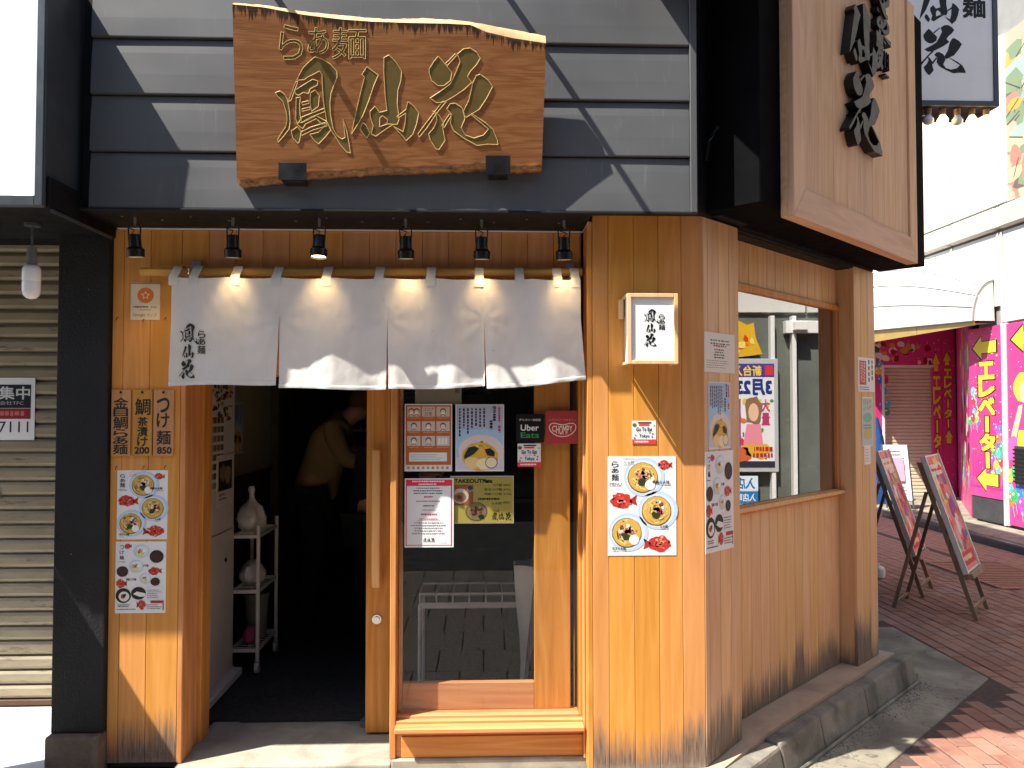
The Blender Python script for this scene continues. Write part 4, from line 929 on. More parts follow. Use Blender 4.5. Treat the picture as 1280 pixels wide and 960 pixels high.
# on the front glass (outer face y = .156)
GY = .1556
o, X = sheet('hygiene_poster', 'orange sheet of nine little cartoon panels on the front glass', 'poster', W0, GY, (506, 505, 565, 589))
P = Print((60, 97, 597, 857), *X); P.rect(72, 110, 585, 785, 'b4602c', 1)
for i in range(3):
    for j in range(3):
        x0, y0 = 90+i*165, 128+j*165; P.rect(x0, y0, x0+148, y0+112, 'c4bdb2', 2); P.fine(x0, y0+122, x0+148, y0+134, 1, 'd8b08a', 2, .7, True)
        if (i, j) == (1, 0): P.text('コロナ', x0+12, y0+10, x0+136, y0+48, '8c3c1c', 3); P.text('対策', x0+30, y0+58, x0+118, y0+104, '8c3c1c', 3); continue
        if (i, j) == (2, 2): 
            for k in range(3): P.rect(x0+18+k*38, y0+20, x0+48+k*38, y0+96, 'e0dcd4', 3)
            continue
        for dx in ((45, 105) if (i, j) == (0, 0) else (74,)):
            P.ell(x0+dx, y0+48, 34, 34, '8c3c1c', 3, 16); P.ell(x0+dx, y0+58, 25, 26, 'd8cfc4', 4, 14)
            if (i+j) % 2 == 0: P.rect(x0+dx-18, y0+60, x0+dx+18, y0+82, 'f0ece6', 5)
            P.line((x0+dx-34, y0+108), (x0+dx, y0+84), 6, '8c3c1c', 3); P.line((x0+dx+34, y0+108), (x0+dx, y0+84), 6, '8c3c1c', 3)
P.rect(112, 645, 540, 745, 'd6dcd8', 2); P.fine(130, 660, 520, 735, 4, '9aa89e', 3, .4)
P.rect(72, 790, 585, 845, 'd8d8d0', 2)
for k in range(9): P.ell(105+k*55, 818, 17, 17, ['c8885c', '8aa070', 'b08050'][k % 3], 3, 10)
P.build('print', o)
o, X = sheet('ramen_poster', 'pale blue sheet with vertical writing over a noodle bowl on the front glass', 'poster', W0, GY, (569.5, 505.5, 630, 589)); P = Print((635, 95, 1190, 860), *X); ramen_sheet(P); P.build('print', o)
o, X = sheet('notice_sheet', 'white notice with a red border and small centred print on the front glass', 'notice', W0, GY, (506, 598, 567, 684))
P = Print((55, 105, 570, 845), *X); P.rect(68, 118, 555, 186, 'd2384e', 1)
P.rect(68, 186, 77, 830, 'd2384e', 1); P.rect(540, 186, 552, 830, 'd2384e', 1); P.rect(77, 818, 540, 824, 'd2384e', 1)
P.fine(135, 126, 490, 150, 1, 'f3e4e6', 2, .7); P.fine(200, 158, 420, 178, 1, 'f3e4e6', 2, .7)
P.fine(140, 198, 460, 280, 3, '4a4a58', 2, .45, True); P.fine(245, 292, 365, 318, 1, 'b83a50', 2, .7, True); P.fine(130, 340, 470, 362, 1, '9a4a5a', 2, .5, True); P.fine(225, 388, 390, 412, 1, '555555', 2, .6, True); P.fine(230, 436, 390, 454, 1, '777777', 2, .5, True)
P.fine(195, 478, 425, 506, 1, 'b83a50', 2, .7, True); P.fine(185, 530, 430, 552, 1, 'b05060', 2, .5, True); P.line((185, 556), (430, 556), 3, 'b83a50', 2); P.fine(110, 568, 500, 712, 5, '77777f', 2, .4, True)
logo_h(P, 248, 740, 372, 792, '1a1a1e', 3); P.fine(430, 793, 512, 802, 1, '888888', 2)
P.build('print', o)
o, X = sheet('takeout_menu', 'yellow landscape takeout menu with two bowl photos behind the front glass', 'menu', W0, .1668, (563, 595, 642, 654))
P = Print((515, 90, 1208, 588), *X); P.rect(522, 97, 1200, 581, 'b3a24e', 1); P.text('TAKEOUT', 560, 122, 865, 162, '16160f', 3, .03); P.text('Menu', 870, 122, 972, 162, '16160f', 3, .05)
for k, (tx, pr, y) in enumerate((('つけ麺', '¥850', 172), ('味玉つけ麺', '¥950', 218), ('特製つけ麺', '¥1050', 265))):
    P.text(tx, 1078-(110 if k == 0 else 190), y, 1078, y+28, '1c1a10', 3); P.text(pr, 1095, y+4, 1170+(14 if k == 2 else 0), y+26, '3a3620', 3)
P.fine(820, 318, 1080, 346, 1, '1c1a10', 3, .8); P.text('らぁ麺', 968, 362, 1075, 390, '1c1a10', 3); P.text('¥850', 1090, 358, 1165, 382, '3a3620', 3)
P.rect(560, 180, 765, 400, '9a5a34', 2); P.ell(625, 300, 90, 78, 'c8c0b0', 3, 24); P.ell(622, 312, 68, 50, '9a6a48', 4, 20, .05); P.ell(612, 312, 30, 20, '6a3428', 5, 9, .3); P.ell(733, 220, 40, 40, '9a8a70', 3, 16); P.ell(733, 212, 32, 24, '4a4030', 4, 14)
P.ell(800, 465, 120, 100, '6a5838', 3, 28); P.ell(800, 462, 108, 88, '8c7a58', 4, 26); P.ell(790, 460, 70, 55, 'a88a60', 5, 14, .2)
for k in range(16): P.ell(800+random.uniform(-60, 60), 460+random.uniform(-45, 45), 18, 13, random.choice(['7a4030', 'c8a878', '5a4a28', '9a5040']), 6, 7, .3)
P.ell(855, 520, 34, 26, '2c2c18', 6, 9, .3)
logo_h(P, 965, 470, 1185, 560, '15140c', 3); P.text('らぁ麺', 995, 445, 1050, 468, '4a3a1c', 3)
P.build('print', o)
o, X = sheet('delivery_sticker', 'black square delivery sticker with white and green words on the front glass', 'sticker', W0, GY, (645, 517.5, 680, 553), m=M['sumi'])
P = Print((48, 165, 382, 510), *X); P.rect(48, 165, 382, 510, '0b0b0c', 1); P.text('デリバリー対応店', 85, 222, 342, 250, 'd8d8d8', 2, .02); P.text('Uber', 105, 296, 318, 366, 'dcdcdc', 2, .02); P.text('Eats', 105, 388, 320, 454, '3a8a4c', 2, .02); P.build('print', o)
o, X = sheet('delivery_sticker', 'red square delivery sticker with a white bean-shaped emblem on the front glass', 'sticker', W0, GY, (682, 513.5, 724, 554.5))
P = Print((405, 130, 805, 525), *X); P.rect(405, 130, 805, 525, 'a63c3f', 1); P.text('デリバリーできます', 472, 228, 735, 250, 'e0c0b8', 2)
P.line((450, 238), (462, 250), 4, 'e0c0b8', 2); P.line((760, 238), (748, 250), 4, 'e0c0b8', 2)
bean = [(448, 330), (455, 300), (478, 282), (520, 280), (560, 292), (605, 298), (650, 292), (690, 280), (735, 280), (758, 298), (766, 330), (752, 370), (715, 408), (660, 434), (605, 440), (550, 434), (498, 408), (460, 370)]
for k in range(len(bean)): P.line(bean[k], bean[(k+1) % len(bean)], 11, 'ecd8c8', 2)
for k, (c, x0, x1) in enumerate((('C', 482, 524), ('H', 530, 564), ('O', 568, 606), ('M', 610, 650), ('P', 656, 684), ('Y', 688, 722))):
    P.text(c, x0, 306+abs(k-2.5)*1.5, x1, 415-abs(k-2.5)**2*5.5, 'ecd8c8', 3, .015)
P.build('print', o)
o, X = sheet('campaign_sticker', 'small white and red campaign sticker under the black delivery sticker on the glass', 'sticker', W0, GY, (647, 554.5, 676, 583.5)); P = unit(X); goto(P); P.build('print', o)
o, X = sheet('certificate_sheet', 'beige sheet partly hidden behind the curtain bottom inside the front glass', 'notice', W0, .1668, (519, 470, 577, 506))
P = Print((307, 880, 523, 960), *X); P.rect(307, 860, 523, 960, '857d68', 1); P.fine(385, 905, 450, 920, 1, '2a281f', 2, .8); P.rect(492, 905, 512, 927, '5a5648', 2); P.build('print', o)
# on the chamfered side piers (local y = 0)
def side_sheet(name, label, cat, quad, m=None):
    return sheet(name, label, cat, SD, -.0006, quad, m=m)
o, X = side_sheet('notice_sheet', 'crinkled white notice with small print high on the narrow side pier', 'notice', (880, 414, 918, 467))
P = Print((55, 255, 168, 415), *X); P.rect(55, 255, 168, 415, 'd6cfc6', .5); P.fine(75, 280, 150, 306, 2, '55504c', 1, .5, True); P.fine(78, 303, 146, 313, 1, 'a03c34', 1, .8, True); P.fine(88, 318, 130, 360, 4, '2a2826', 1, .55, True); P.fine(62, 364, 150, 400, 4, '77726c', 1, .35); P.build('print', o)
o, X = side_sheet('ramen_poster', 'pale blue poster with vertical writing on the side pier, below the crinkled notice', 'poster', (885, 477, 913, 560)); P = Print((635, 95, 1190, 860), *X); ramen_sheet(P); P.build('print', o)
o, X = side_sheet('menu_poster', 'film-wrapped dipping noodle menu on the narrow side pier', 'menu', (881, 565, 917, 684)); P = Print((45, 70, 620, 880), *X); menu_b(P); P.build('print', o)
o, X = side_sheet('notice_sheet', 'red and white notice high on the far side pier past the window', 'notice', (1072, 446, 1093, 490))
P = unit(X); P.rect(.08, .1, .48, .8, 'b8343c', 1); P.fine(.12, .14, .44, .76, 3, 'e8d8d4', 2, .4, vert=True); P.fine(.55, .06, .95, .9, 2, '55504e', 1, .4, vert=True); P.fine(.06, .84, .9, .97, 2, '666666', 1); P.build('print', o)
o, X = side_sheet('ramen_poster', 'small greenish food poster on the far side pier under the red notice', 'poster', (1077, 496, 1091, 557))
P = unit(X); P.rect(.04, .02, .96, .98, 'b5c2bc', 1); P.ell(.5, .42, .42, .1, '7fb09a', 2, 18); P.ell(.5, .75, .4, .12, 'b9b27a', 2, 16, .1); P.fine(.1, .05, .9, .3, 5, '9a8a70', 2, .4, vert=True); P.fine(.1, .55, .9, .66, 2, '8a5a50', 2); P.build('print', o)
o, X = side_sheet('price_slip', 'small plain white slip below the posters on the far side pier', 'notice', (1080, 558, 1088, 580)); P = unit(X); P.fine(.15, .1, .85, .9, 5, '9a8a88', 1, .3); P.build('print', o)

# ================================================================ WOODEN PANEL SIGN ON THE CHAMFER
u0, zb = SD.px(993, 269, -.335); u1, _ = SD.px(1147, 300, -.335); zt = 3.85
t = thing('panel_sign', 'tall pale wooden panel sign with thick black characters on the chamfered corner', 'sign', (1, -.30, zb), SD)
fw_ = .115
MB().box(u0, u1, -.3055, -.2735, zb, zt).build('back_board', M['pale_frame'], t, bevel=.003)
def quad_prism(pts, m, nm):
    b = MB(); b.add([(p[0], -.335, p[1]) for p in pts]+[(p[0], -.306, p[1]) for p in pts], [(0,1,2,3), (7,6,5,4)]+[(k, (k+1) % 4, 4+(k+1) % 4, 4+k) for k in range(4)]); return b.build(nm, m, t, bevel=.002)
quad_prism([(u0, zb), (u1, zb), (u1-fw_*1.0, zb+.135), (u0+fw_, zb+.135)], M['pale_frame'], 'frame')
quad_prism([(u0, zb+.001), (u0+fw_, zb+.1365), (u0+fw_, zt), (u0, zt)], M['pale_wood'], 'frame')
quad_prism([(u1, zb+.001), (u1, zt), (u1-fw_, zt), (u1-fw_, zb+.1365)], M['pale_wood'], 'frame')
x = u0+fw_+.001; k = 0
while x < u1-fw_-.002:
    e = min(x+.165, u1-fw_-.001); plank(t, x, e, -.323, zb+.137, zt-.002, M['pale_wood'], th=.016, c=.0012); x = e+.0004
def relief(ch, box, name, parent, fr_y, depth, mm, edge=None, step=.0005):
    a0, z0, a1, z1 = box; b = MB()
    for k, q_ in enumerate(brush(ch, 0, 0, 1, 1)):
        b.prism([(a0+p[0]*(a1-a0), z1-p[1]*(z1-z0)) for p in q_], fr_y-depth-k*step, fr_y)
    return b.build(name, mm, parent)
def prng(p0, p1): return SD.px(p0[0], (p0[1]+p1[1])/2, -.35)[0], SD.px((p0[0]+p1[0])/2, p1[1], -.35)[1], SD.px(p1[0], (p0[1]+p1[1])/2, -.35)[0], SD.px((p0[0]+p1[0])/2, p0[1], -.35)[1]
M['gloss_black'] = mat('gloss_black_letter', (.010, .010, .011), .36, var=.1, spec=.25)
relief(HAN, prng((1056, 90), (1097, 188)), 'character', t, -.323, .045, M['gloss_black']); relief(SEN, prng((1057, 4), (1092, 88)), 'character', t, -.323, .045, M['gloss_black'])
b_ = prng((1056, 4), (1097, 90)); relief(HOU, (b_[0]-.02, b_[3]+.02, b_[2]+.08, b_[3]+.45), 'character', t, -.323, .045, M['gloss_black'])
for c, p0, p1 in (('麺', (1093, 42), (1112, 93)), ('ぁ', (1094, 12), (1110, 42)), ('ら', (1094, -30), (1110, 8))):
    vs, fs, _, _ = glyph(c, .03); bx = prng(p0, p1); b = MB(); n = len(vs)
    V = [(bx[0]+v[0]*(bx[2]-bx[0]), y_, bx[1]+v[1]*(bx[3]-bx[1])) for y_ in (-.358, -.323) for v in vs]
    cnt = {}
    for f_ in fs:
        for k in range(len(f_)): ed = (f_[k], f_[(k+1) % len(f_)]); cnt[tuple(sorted(ed))] = cnt.get(tuple(sorted(ed)), 0)+1
    b.add(V, fs+[(i, j, n+j, n+i) for (i, j), c_ in cnt.items() if c_ == 1]); b.build('character', M['gloss_black'], t)

# ================================================================ PROJECTING WHITE SIGN WITH BULBS (past the chamfer)
y_ = 1.72; xa, zb = W0.px(1130, 132, y_); xb, _ = W0.px(1248, 132, y_); zt = 4.75
xa = 2.50
t = thing('projecting_sign', 'black-framed white sign with brush characters and a row of bulbs beneath', 'sign', (3, y_, zb))
MB().box(xa, xb, y_+.006, y_+.30, zb, zt).build('case', M['black'], t, bevel=.004)
for (x0, x1, z0, z1) in ((xa, xb, zb, zb+.035), (xb-.033, xb, zb+.0355, zt)): MB().box(x0, x1, y_-.012, y_+.0055, z0, z1).build('frame', M['sign_grey'], t, bevel=.002)
f = MB().box(xa, xb-.034, y_-.002, y_+.005, zb+.036, zt).build('face', M['sign_white'], t)
def prq(px0, py0, px1, py1): a, z1 = W0.px(px0, py0, y_); b, z0 = W0.px(px1, py1, y_); return a, z0, b, z1
P = Print((1140, -120, 1240, 126), *[prq(1140, -120, 1240, 126)[k] for k in (0, 2, 1, 3)], y_-.002, step=.0006)
for ch, r in ((HAN, (1143, 32, 1206, 95)), (SEN, (1147, -28, 1199, 31)), (HOU, (1143, -105, 1205, -32))):
    for k, q_ in enumerate(brush(ch, *r)): P.poly(q_, '0d0d0e', 1+k*.05)
P.text('麺', 1204, -6, 1233, 22, '0d0d0e', 1, .03); P.text('ぁ', 1208, -40, 1230, -14, '0d0d0e', 1, .03)
P.build('lettering', f)
for k, p in enumerate((1155, 1173, 1191, 1209, 1227)):
    a = W0.px(p, 140, y_+.1)[0]
    s_ = MB().cyl((a, y_+.05, zb-.001), (a, y_+.05, zb-.042), .022, .018, 14).build('bulb_socket', M['stand_wood'], t)
    MB().lathe((a, y_+.05, zb-.108), [(.008, 0), (.024, .006), (.034, .022), (.034, .036), (.022, .055), (.016, .065)], 14).build('bulb', M['bulb_on'] if k in (1, 3, 4) else M['bulb_off'], s_, smooth=True)
MB().tube([(2.62, y_+.1, zb-.01), (2.70, y_+.08, zb-.04), (2.80, y_+.1, zb-.03), (2.9, y_+.09, zb-.05), (3.0, y_+.1, zb-.02)], .006, 6).build('cable', M['lamp_black'], t)

# ================================================================ NEIGHBOUR ON THE LEFT
nb = thing('neighbour_shop', 'closed shop with black rendered column and beige rolling shutter at the left', 'shop', (-2.4, .5, 0))
part('column', M['black_rough'], nb, -1.862, -1.6405, .10, .84, .148, 2.60, .006, seg=2)
part('column_foot', M['brown_stone'], nb, -1.868, -1.6405, .06, .88, GZ, .1475, .012, seg=2)
part('upper_wall', M['black'], nb, -4.2, -1.6405, .16, .9, 2.41, 5.5, 0)
part('canopy', M['black'], nb, -2.75, -1.63, -.41, .159, 2.30, 2.42, .004)
MB().add([(-1.635, -.40, 2.288), (-1.628, -.40, 2.288), (-1.635, .095, 2.288), (-1.628, .095, 2.288), (-1.635, -.40, 2.299), (-1.628, -.40, 2.299), (-1.635, .095, 2.299), (-1.628, .095, 2.299)], [(0,1,3,2), (4,6,7,5), (0,4,5,1), (2,3,7,6), (0,2,6,4), (1,5,7,3)]).build('edge_trim', M['sign_grey'], nb)
shut = part('shutter', M['shutter'], nb, -4.2, -1.90, .872, .89, -.0, 2.405, 0)
k = 0; z = .03
while z < 2.39:
    b = MB(); pr = [(.870, z+.004), (.858, z+.008), (.850, z+.022), (.850, z+.056), (.858, z+.070), (.870, z+.072)]
    vs = [(x_, y, zz_) for x_ in (-4.2, -1.905) for y, zz_ in pr]; b.add(vs, [(j, (j+1) % 6, 6+(j+1) % 6, 6+j) for j in range(6)]+[(5,4,3,2,1,0), (6,7,8,9,10,11)])
    b.build('slat', M['shutter'], shut); z += .0755; k += 1
part('bottom_bar', M['brown_wall'], shut, -4.2, -1.903, .846, .869, .001, .030, .002)
part('guide_rail', M['sign_grey'], nb, -1.904, -1.8825, .82, .90, 0, 2.405, .002)
MB().box(-2.62, -2.53, .843, .8495, 1.085, 1.125).box(-2.61, -2.54, .838, .8428, 1.095, 1.115).build('shutter_handle', M['steel'], shut, bevel=.002)
sg = thing('shop_sign', 'blank white neighbouring sign box with grey frame at the upper left', 'sign', (-2.4, -.3, 2.35))
part('case', M['sign_grey'], sg, -2.75, -1.645, -.425, -.13, 2.301, 3.27, .004)
part('face', M['sign_white'], sg, -2.72, -1.672, -.432, -.4255, 2.34, 3.25, .001)
part('frame', M['sign_grey'], sg, -1.6715, -1.643, -.440, -.4255, 2.302, 3.268, .002)
part('frame', M['sign_grey'], sg, -2.72, -1.672, -.440, -.4325, 2.302, 2.3395, .002)
tag(MB().box(-2.95, -1.872, -.35, .845, GZ, -.004).build('white_step', M['white_floor'], lo=(-2.3, .3, GZ), bevel=.006), 'white painted step in front of the rolling shutter', 'step')
# hanging lamp
a = W0.px(39.5, 340, -.15)[0]; zt = 2.2995; zl = lambda p: W0.px(39, p, -.15)[1]
t = thing('pendant_bulb', 'white capsule lamp hanging from a thin rod under the neighbouring canopy', 'lamp', (a, -.15, zt))
MB().cyl((a, -.15, zt), (a, -.15, zl(309)), .005, n=10).cyl((a, -.15, zt), (a, -.15, zt-.012), .03, n=16).build('rod', M['sign_grey'], t)
MB().cyl((a, -.15, zl(309)), (a, -.15, zl(331)), .0175, .020, 16).build('socket', M['rubber'], t)
h = zl(331)-zl(374); MB().lathe((a, -.15, zl(374)), [(.002, 0), (.018, .004), (.030, .016), (.034, .034), (.034, h*.50), (.0325, h*.51), (.0345, h*.53), (.0345, h*.86), (.030, h*.94), (.021, h)], 20).build('bulb', M['bulb_off'], t, smooth=True)
# notice on the shutter
o, X = sheet('recruiting_notice', 'white notice with navy and red bands and digits on the beige shutter', 'notice', W0, .8485, (-42, 472, 43, 550))
P = Print((-160, 118, 160, 405), *X); P.rect(-150, 150, 142, 258, '151a24', 1); P.text('募集中', -84, 160, 136, 218, 'c8c8c6', 2, .02); P.text('株式会社TFC', -62, 225, 108, 244, 'a8a8a8', 2)
P.rect(-150, 260, 142, 308, '8c2028', 1); P.fine(-60, 268, 136, 300, 1, 'b86a64', 2, .7); P.text('7111', -6, 320, 132, 370, '30302e', 2); P.build('print', o)
sh_ = [(24, 455, 76, 462), (62, 492, 74, 500), (40, 506, 70, 510)]
# unseen panel added left of the frame to cast a diagonal shadow
t = thing('shadow_panel', 'unseen white panel on a dark stand, added at the far left to cast a shadow', 'shadow panel', (-2.3, -.32, GZ))
part('panel', M['sign_white'], t, -2.325, -2.285, -.66, -.03, .30, 1.55, .004); part('frame', M['sign_grey'], t, -2.33, -2.28, -.695, -.6605, .25, 1.58, .003)
part('leg', M['sign_grey'], t, -2.33, -2.28, -.0295, .0, GZ+.06, 1.58, .003); part('base', M['dark_base'], t, -2.50, -2.11, -.68, .0, GZ+.0, GZ+.06, .006)

M['ink_board'] = mat('yellow_board', H('d8a828'), .4, var=.1)
M['ledge'] = mat('cream_ledge', (.50, .46, .39), .6, var=.05)
M['hall_glass'] = mat('smoked_front', (.13, .14, .12), .3, var=.3, scale=1.2)
# ================================================================ HALL ACROSS THE ALLEY (plane x = 7; local x = -y)
hall = thing('amusement_hall', 'white panelled building with gold band and bright pink lower wall across the alley', 'building', (-6, 0, 0), AL)
def ap_(name, m, x0, x1, y0, y1, z0, z1, par=None, bevel=.004, **k): return MB().box(x0, x1, y0, y1, z0, z1).build(name, m, par or hall, bevel=bevel, **k)
SB = GZ+.10
ap_('core', M['seam'], -12.5, -10.72, .06, 5, GZ, 9, bevel=0); ap_('core', M['seam'], -10.719, -7.70, .06, 5, 3.06, 9, bevel=0); ap_('core', M['tile_wall'], -12.5, 4, 5.01, 5.1, GZ, 9, bevel=0); ap_('core', M['seam'], -7.699, 4, .06, 5, 2.69, 9, bevel=0)
ap_('core', M['hall_glass'], -7.699, 4, .061, 5, GZ, 2.689, bevel=0)
# upper panels with seams
zs = []; xsq = [-12.5, -10.6, -9.35, -8.25, -7.17, -7.10, -5.9, -4.4, -2.9, -1.4, 0, 2]
for i in range(len(xsq)-1):
    for k, (z0, z1) in enumerate(((2.93 if xsq[i] < -7.6 else 2.70, 3.95), (4.32, 6.6))):
        if k == 1 and xsq[i] > -7.11: continue
        ap_('wall_panel', M['tile_wall'], xsq[i]+.012, xsq[i+1]-.012, .02, .058, z0+.008, z1-.008)
    ap_('ledge', M['ledge'], xsq[i]+.004, xsq[i+1]-.004, -.05, .056, 3.975, 4.285, bevel=.03)
# picture window upper right: coloured mural, plain shapes
mw = ap_('mural_frame', M['pole_white'], -7.085, -6.98, -.01, .056, 4.322, 6.6)
mu = ap_('mural', M['paper'], -6.975, -4, .03, .056, 4.322, 6.6, bevel=0)
P = Print((0, 0, 3, 2.5), -6.975, -4, 4.322, 6.6, .03, step=.0008); P.rect(0, 0, 3, 2.5, 'b8a088', 1)
for k in range(130): P.ell(random.uniform(0, 1.4), random.uniform(.2, 2.5), random.uniform(.06, .26), random.uniform(.06, .22), random.choice(['b89a4a', '9aa8a0', 'a85c58', '8aa0b0', '7a8a6a', 'c8b48c', '6a5a58', 'b87a6a']), 2+k*.02, random.choice([5, 6, 7, 12]), .25)
for k in range(20): 
    a, b = random.uniform(0, 1.1), random.uniform(.3, 2.4); P.line((a, b), (a+random.uniform(-.3, .3), b+random.uniform(-.3, .3)), .015, '4a4040', 6)
P.build('print', mu)
ap_('soffit', M['tile_wall'], -10.72, -7.70, .055, 4.2, 3.04, 3.058, bevel=0)
# ribbed shell awning
aw = thing('awning', 'white ribbed shell-shaped awning on the white building', 'awning', (-9, 0, 2.9), AL)
b = MB(); rb = MB(); NU, NV = 30, 14
def lip(x_): d_ = max(0, -7.28-x_); return .30+min(.45, .16*d_), 2.745+.035*d_
def awp(i, j):
    s_ = i/NU; x_ = -12.2+s_*(12.2-7.28); p_, zb_ = lip(x_); d_ = -7.28-x_; hgt = .56+.62*math.sin(min(1, d_/2.6)*math.pi/2)
    a_ = j/NV*math.pi/2; return (x_, -p_*math.cos(a_), zb_+hgt*math.sin(a_))
for x0, x1 in ((-12.2, -10.62), (-10.61, -9.52), (-9.51, -8.42), (-8.41, -7.30)):     # gold facing below the awning's lip
    (p0, z0), (p1, z1) = lip(x0), lip(x1); k0 = min(1, (-7.28-x0)/2.6); k1 = min(1, (-7.28-x1)/2.6)
    MB().add([(x0, -p0+.03, z0-.06-.16*k0), (x1, -p1+.03, z1-.06-.16*k1), (x1, -p1+.055, z1-.06-.16*k1), (x0, -p0+.055, z0-.06-.16*k0), (x0, -p0+.03, z0-.004), (x1, -p1+.03, z1-.004), (x1, -p1+.055, z1-.004), (x0, -p0+.055, z0-.004)], [(0,3,2,1),(4,5,6,7),(0,1,5,4),(1,2,6,5),(2,3,7,6),(3,0,4,7)]).build('gold_band', M['gold_trim'], aw)
    MB().add([(x0+.004, -p0+.057, z0-.03), (x1-.004, -p1+.057, z1-.03), (x1-.004, .015, z1-.03), (x0+.004, .015, z0-.03)], [(0, 1, 2, 3)]).build('underside', M['tile_wall'], aw, normals=False)
b.add([awp(i, j) for i in range(NU+1) for j in range(NV+1)], [(i*(NV+1)+j, (i+1)*(NV+1)+j, (i+1)*(NV+1)+j+1, i*(NV+1)+j+1) for i in range(NU) for j in range(NV)])
b.add([awp(NU, j) for j in range(NV+1)]+[(awp(NU, 0)[0], .015, 2.745)], [tuple(range(NV+2))])
b.build('cover', M['awning'], aw, smooth=True, normals=False)
for j in (3, 6, 9, 12):
    MB().tube([Vector(awp(i, j))+Vector((0, -.004, .004)) for i in range(NU+1)], .011, 6).build('rib', M['awning_rib'], aw)
MB().tube([Vector(awp(NU, j)) for j in range(NV+1)], .012, 6).build('rib', M['awning_rib'], aw); MB().tube([Vector(awp(i, 14)) for i in range(NU+1)], .02, 6).build('rib', M['awning_rib'], aw)
MB().tube([Vector(awp(i, 0)) for i in range(NU+1)], .014, 6).build('rib', M['awning_rib'], aw)
# pink wall panels
PINK = 'c8307e'
M['pink'] = mat('pink_panel', H('cc3a7c'), .35, var=.04)
def arrow(P, pts, l=4):
    cx = sum(p[0] for p in pts)/len(pts); cy = sum(p[1] for p in pts)/len(pts)
    P.poly([(cx+(p[0]-cx)*1.13, cy+(p[1]-cy)*1.13) for p in pts], '2c1408', l); P.poly(pts, 'e8cf3c', l+1)
def vsign(P, a0, b0, a1, b1, l=4):
    chs = 'エレベーター'; n = len(chs); h_ = (b1-b0)/n
    for k, ch in enumerate(chs):
        y0 = b0+k*h_+h_*.06; y1 = b0+(k+1)*h_-h_*.06
        if ch == 'ー':
            m_ = (a0+a1)/2; w_ = (a1-a0)*.13; P.rect(m_-w_*1.6, y0-h_*.05, m_+w_*1.6, y1+h_*.05, '2c1408', l); P.rect(m_-w_, y0, m_+w_, y1, 'e8cf3c', l+1)
        else:
            e = (a1-a0)*.05
            P.text(ch, a0-e, y0-e*.5, a1+e, y1+e*.5, '2c1408', l, .07); P.text(ch, a0, y0, a1, y1, 'e8cf3c', l+1, .05)
def balloons(P, a0, b0, a1, b1, n, r, l=2):
    for k in range(n):
        x_, y = random.uniform(a0, a1), random.uniform(b0, b1); c = random.choice(['3a78c8', '3aa85c', 'd8b83a', 'd8743a', 'b04ab0', '58b4c8', 'c83a4a', 'e0c868'])
        P.line((x_, y), (x_+(a0+a1-2*x_)*.1, y+r*3), r*.08, 'e8d8e0', l); P.ell(x_, y, r, r*1.25, c, l+.3+k*.03, 14); P.ell(x_-r*.3, y-r*.4, r*.25, r*.3, 'f0e8ec', l+.32+k*.03, 8); P.ring(x_, y+r*.05, r*.4, r*.4, r*.08, '4a3030', l+.33+k*.03, 10)
def dots(P, a0, b0, a1, b1, n, r, l=1.5):
    for k in range(n): P.ell(random.uniform(a0, a1), random.uniform(b0, b1), r*random.uniform(.4, 1), r*random.uniform(.4, 1), 'e8c8dc', l, 7)
def alpx(x_, y, d=0): return AL.px(x_, y, d)
xL, xR = -7.86, -7.10
pk = ap_('pink_panel', M['pink'], xL, xR, .0, .055, .30, 2.675, bevel=.004)
P = Print((0, 0, .76, 2.375), xL, xR, .30, 2.675, 0, step=.0005)
dots(P, .02, .02, .74, 2.0, 90, .012); balloons(P, .02, .85, .22, 1.45, 12, .055); balloons(P, .48, 1.35, .74, 2.1, 18, .055)
for k in range(7): P.poly([(.05+k*.06, 2.1), (.07+k*.06, 1.5+.1*(k % 3)), (.09+k*.06, 2.1)], 'd8207c', 1.6)
P.rect(.0, 2.22, .76, 2.25, 'd0207a', 1.6)
arrow(P, [(.10, .28), (.30, .12), (.30, .20), (.62, .20), (.62, .36), (.30, .36), (.30, .44)]); vsign(P, .24, .48, .56, 1.98)
arrow(P, [(.16, 2.12), (.36, 1.97), (.36, 2.04), (.62, 2.04), (.62, 2.20), (.36, 2.20), (.36, 2.28)])
P.build('print', pk)
ap_('plinth', M['dark_base'], xL, -7.07, .012, .056, SB, .297, bevel=.004)
ap_('post', M['pole_white'], -7.092, -7.055, -.03, .05, SB, 2.69); ap_('post', M['pole_white'], -7.045, -7.03, -.01, .05, SB, 2.69)
pk = ap_('pink_panel', M['pink'], -7.025, -5.2, .004, .055, SB+.02, 2.675)
P = Print((0, 0, 1.825, 2.675-SB-.02), -7.025, -5.2, SB+.02, 2.675, .004, step=.0005)
dots(P, .02, .02, 1.8, 2.0, 160, .013); arrow(P, [(.10, .22), (.34, .05), (.34, .14), (.66, .14), (.66, .30), (.34, .30), (.34, .39)]); balloons(P, .02, 1.75, .7, 2.5, 26, .075)
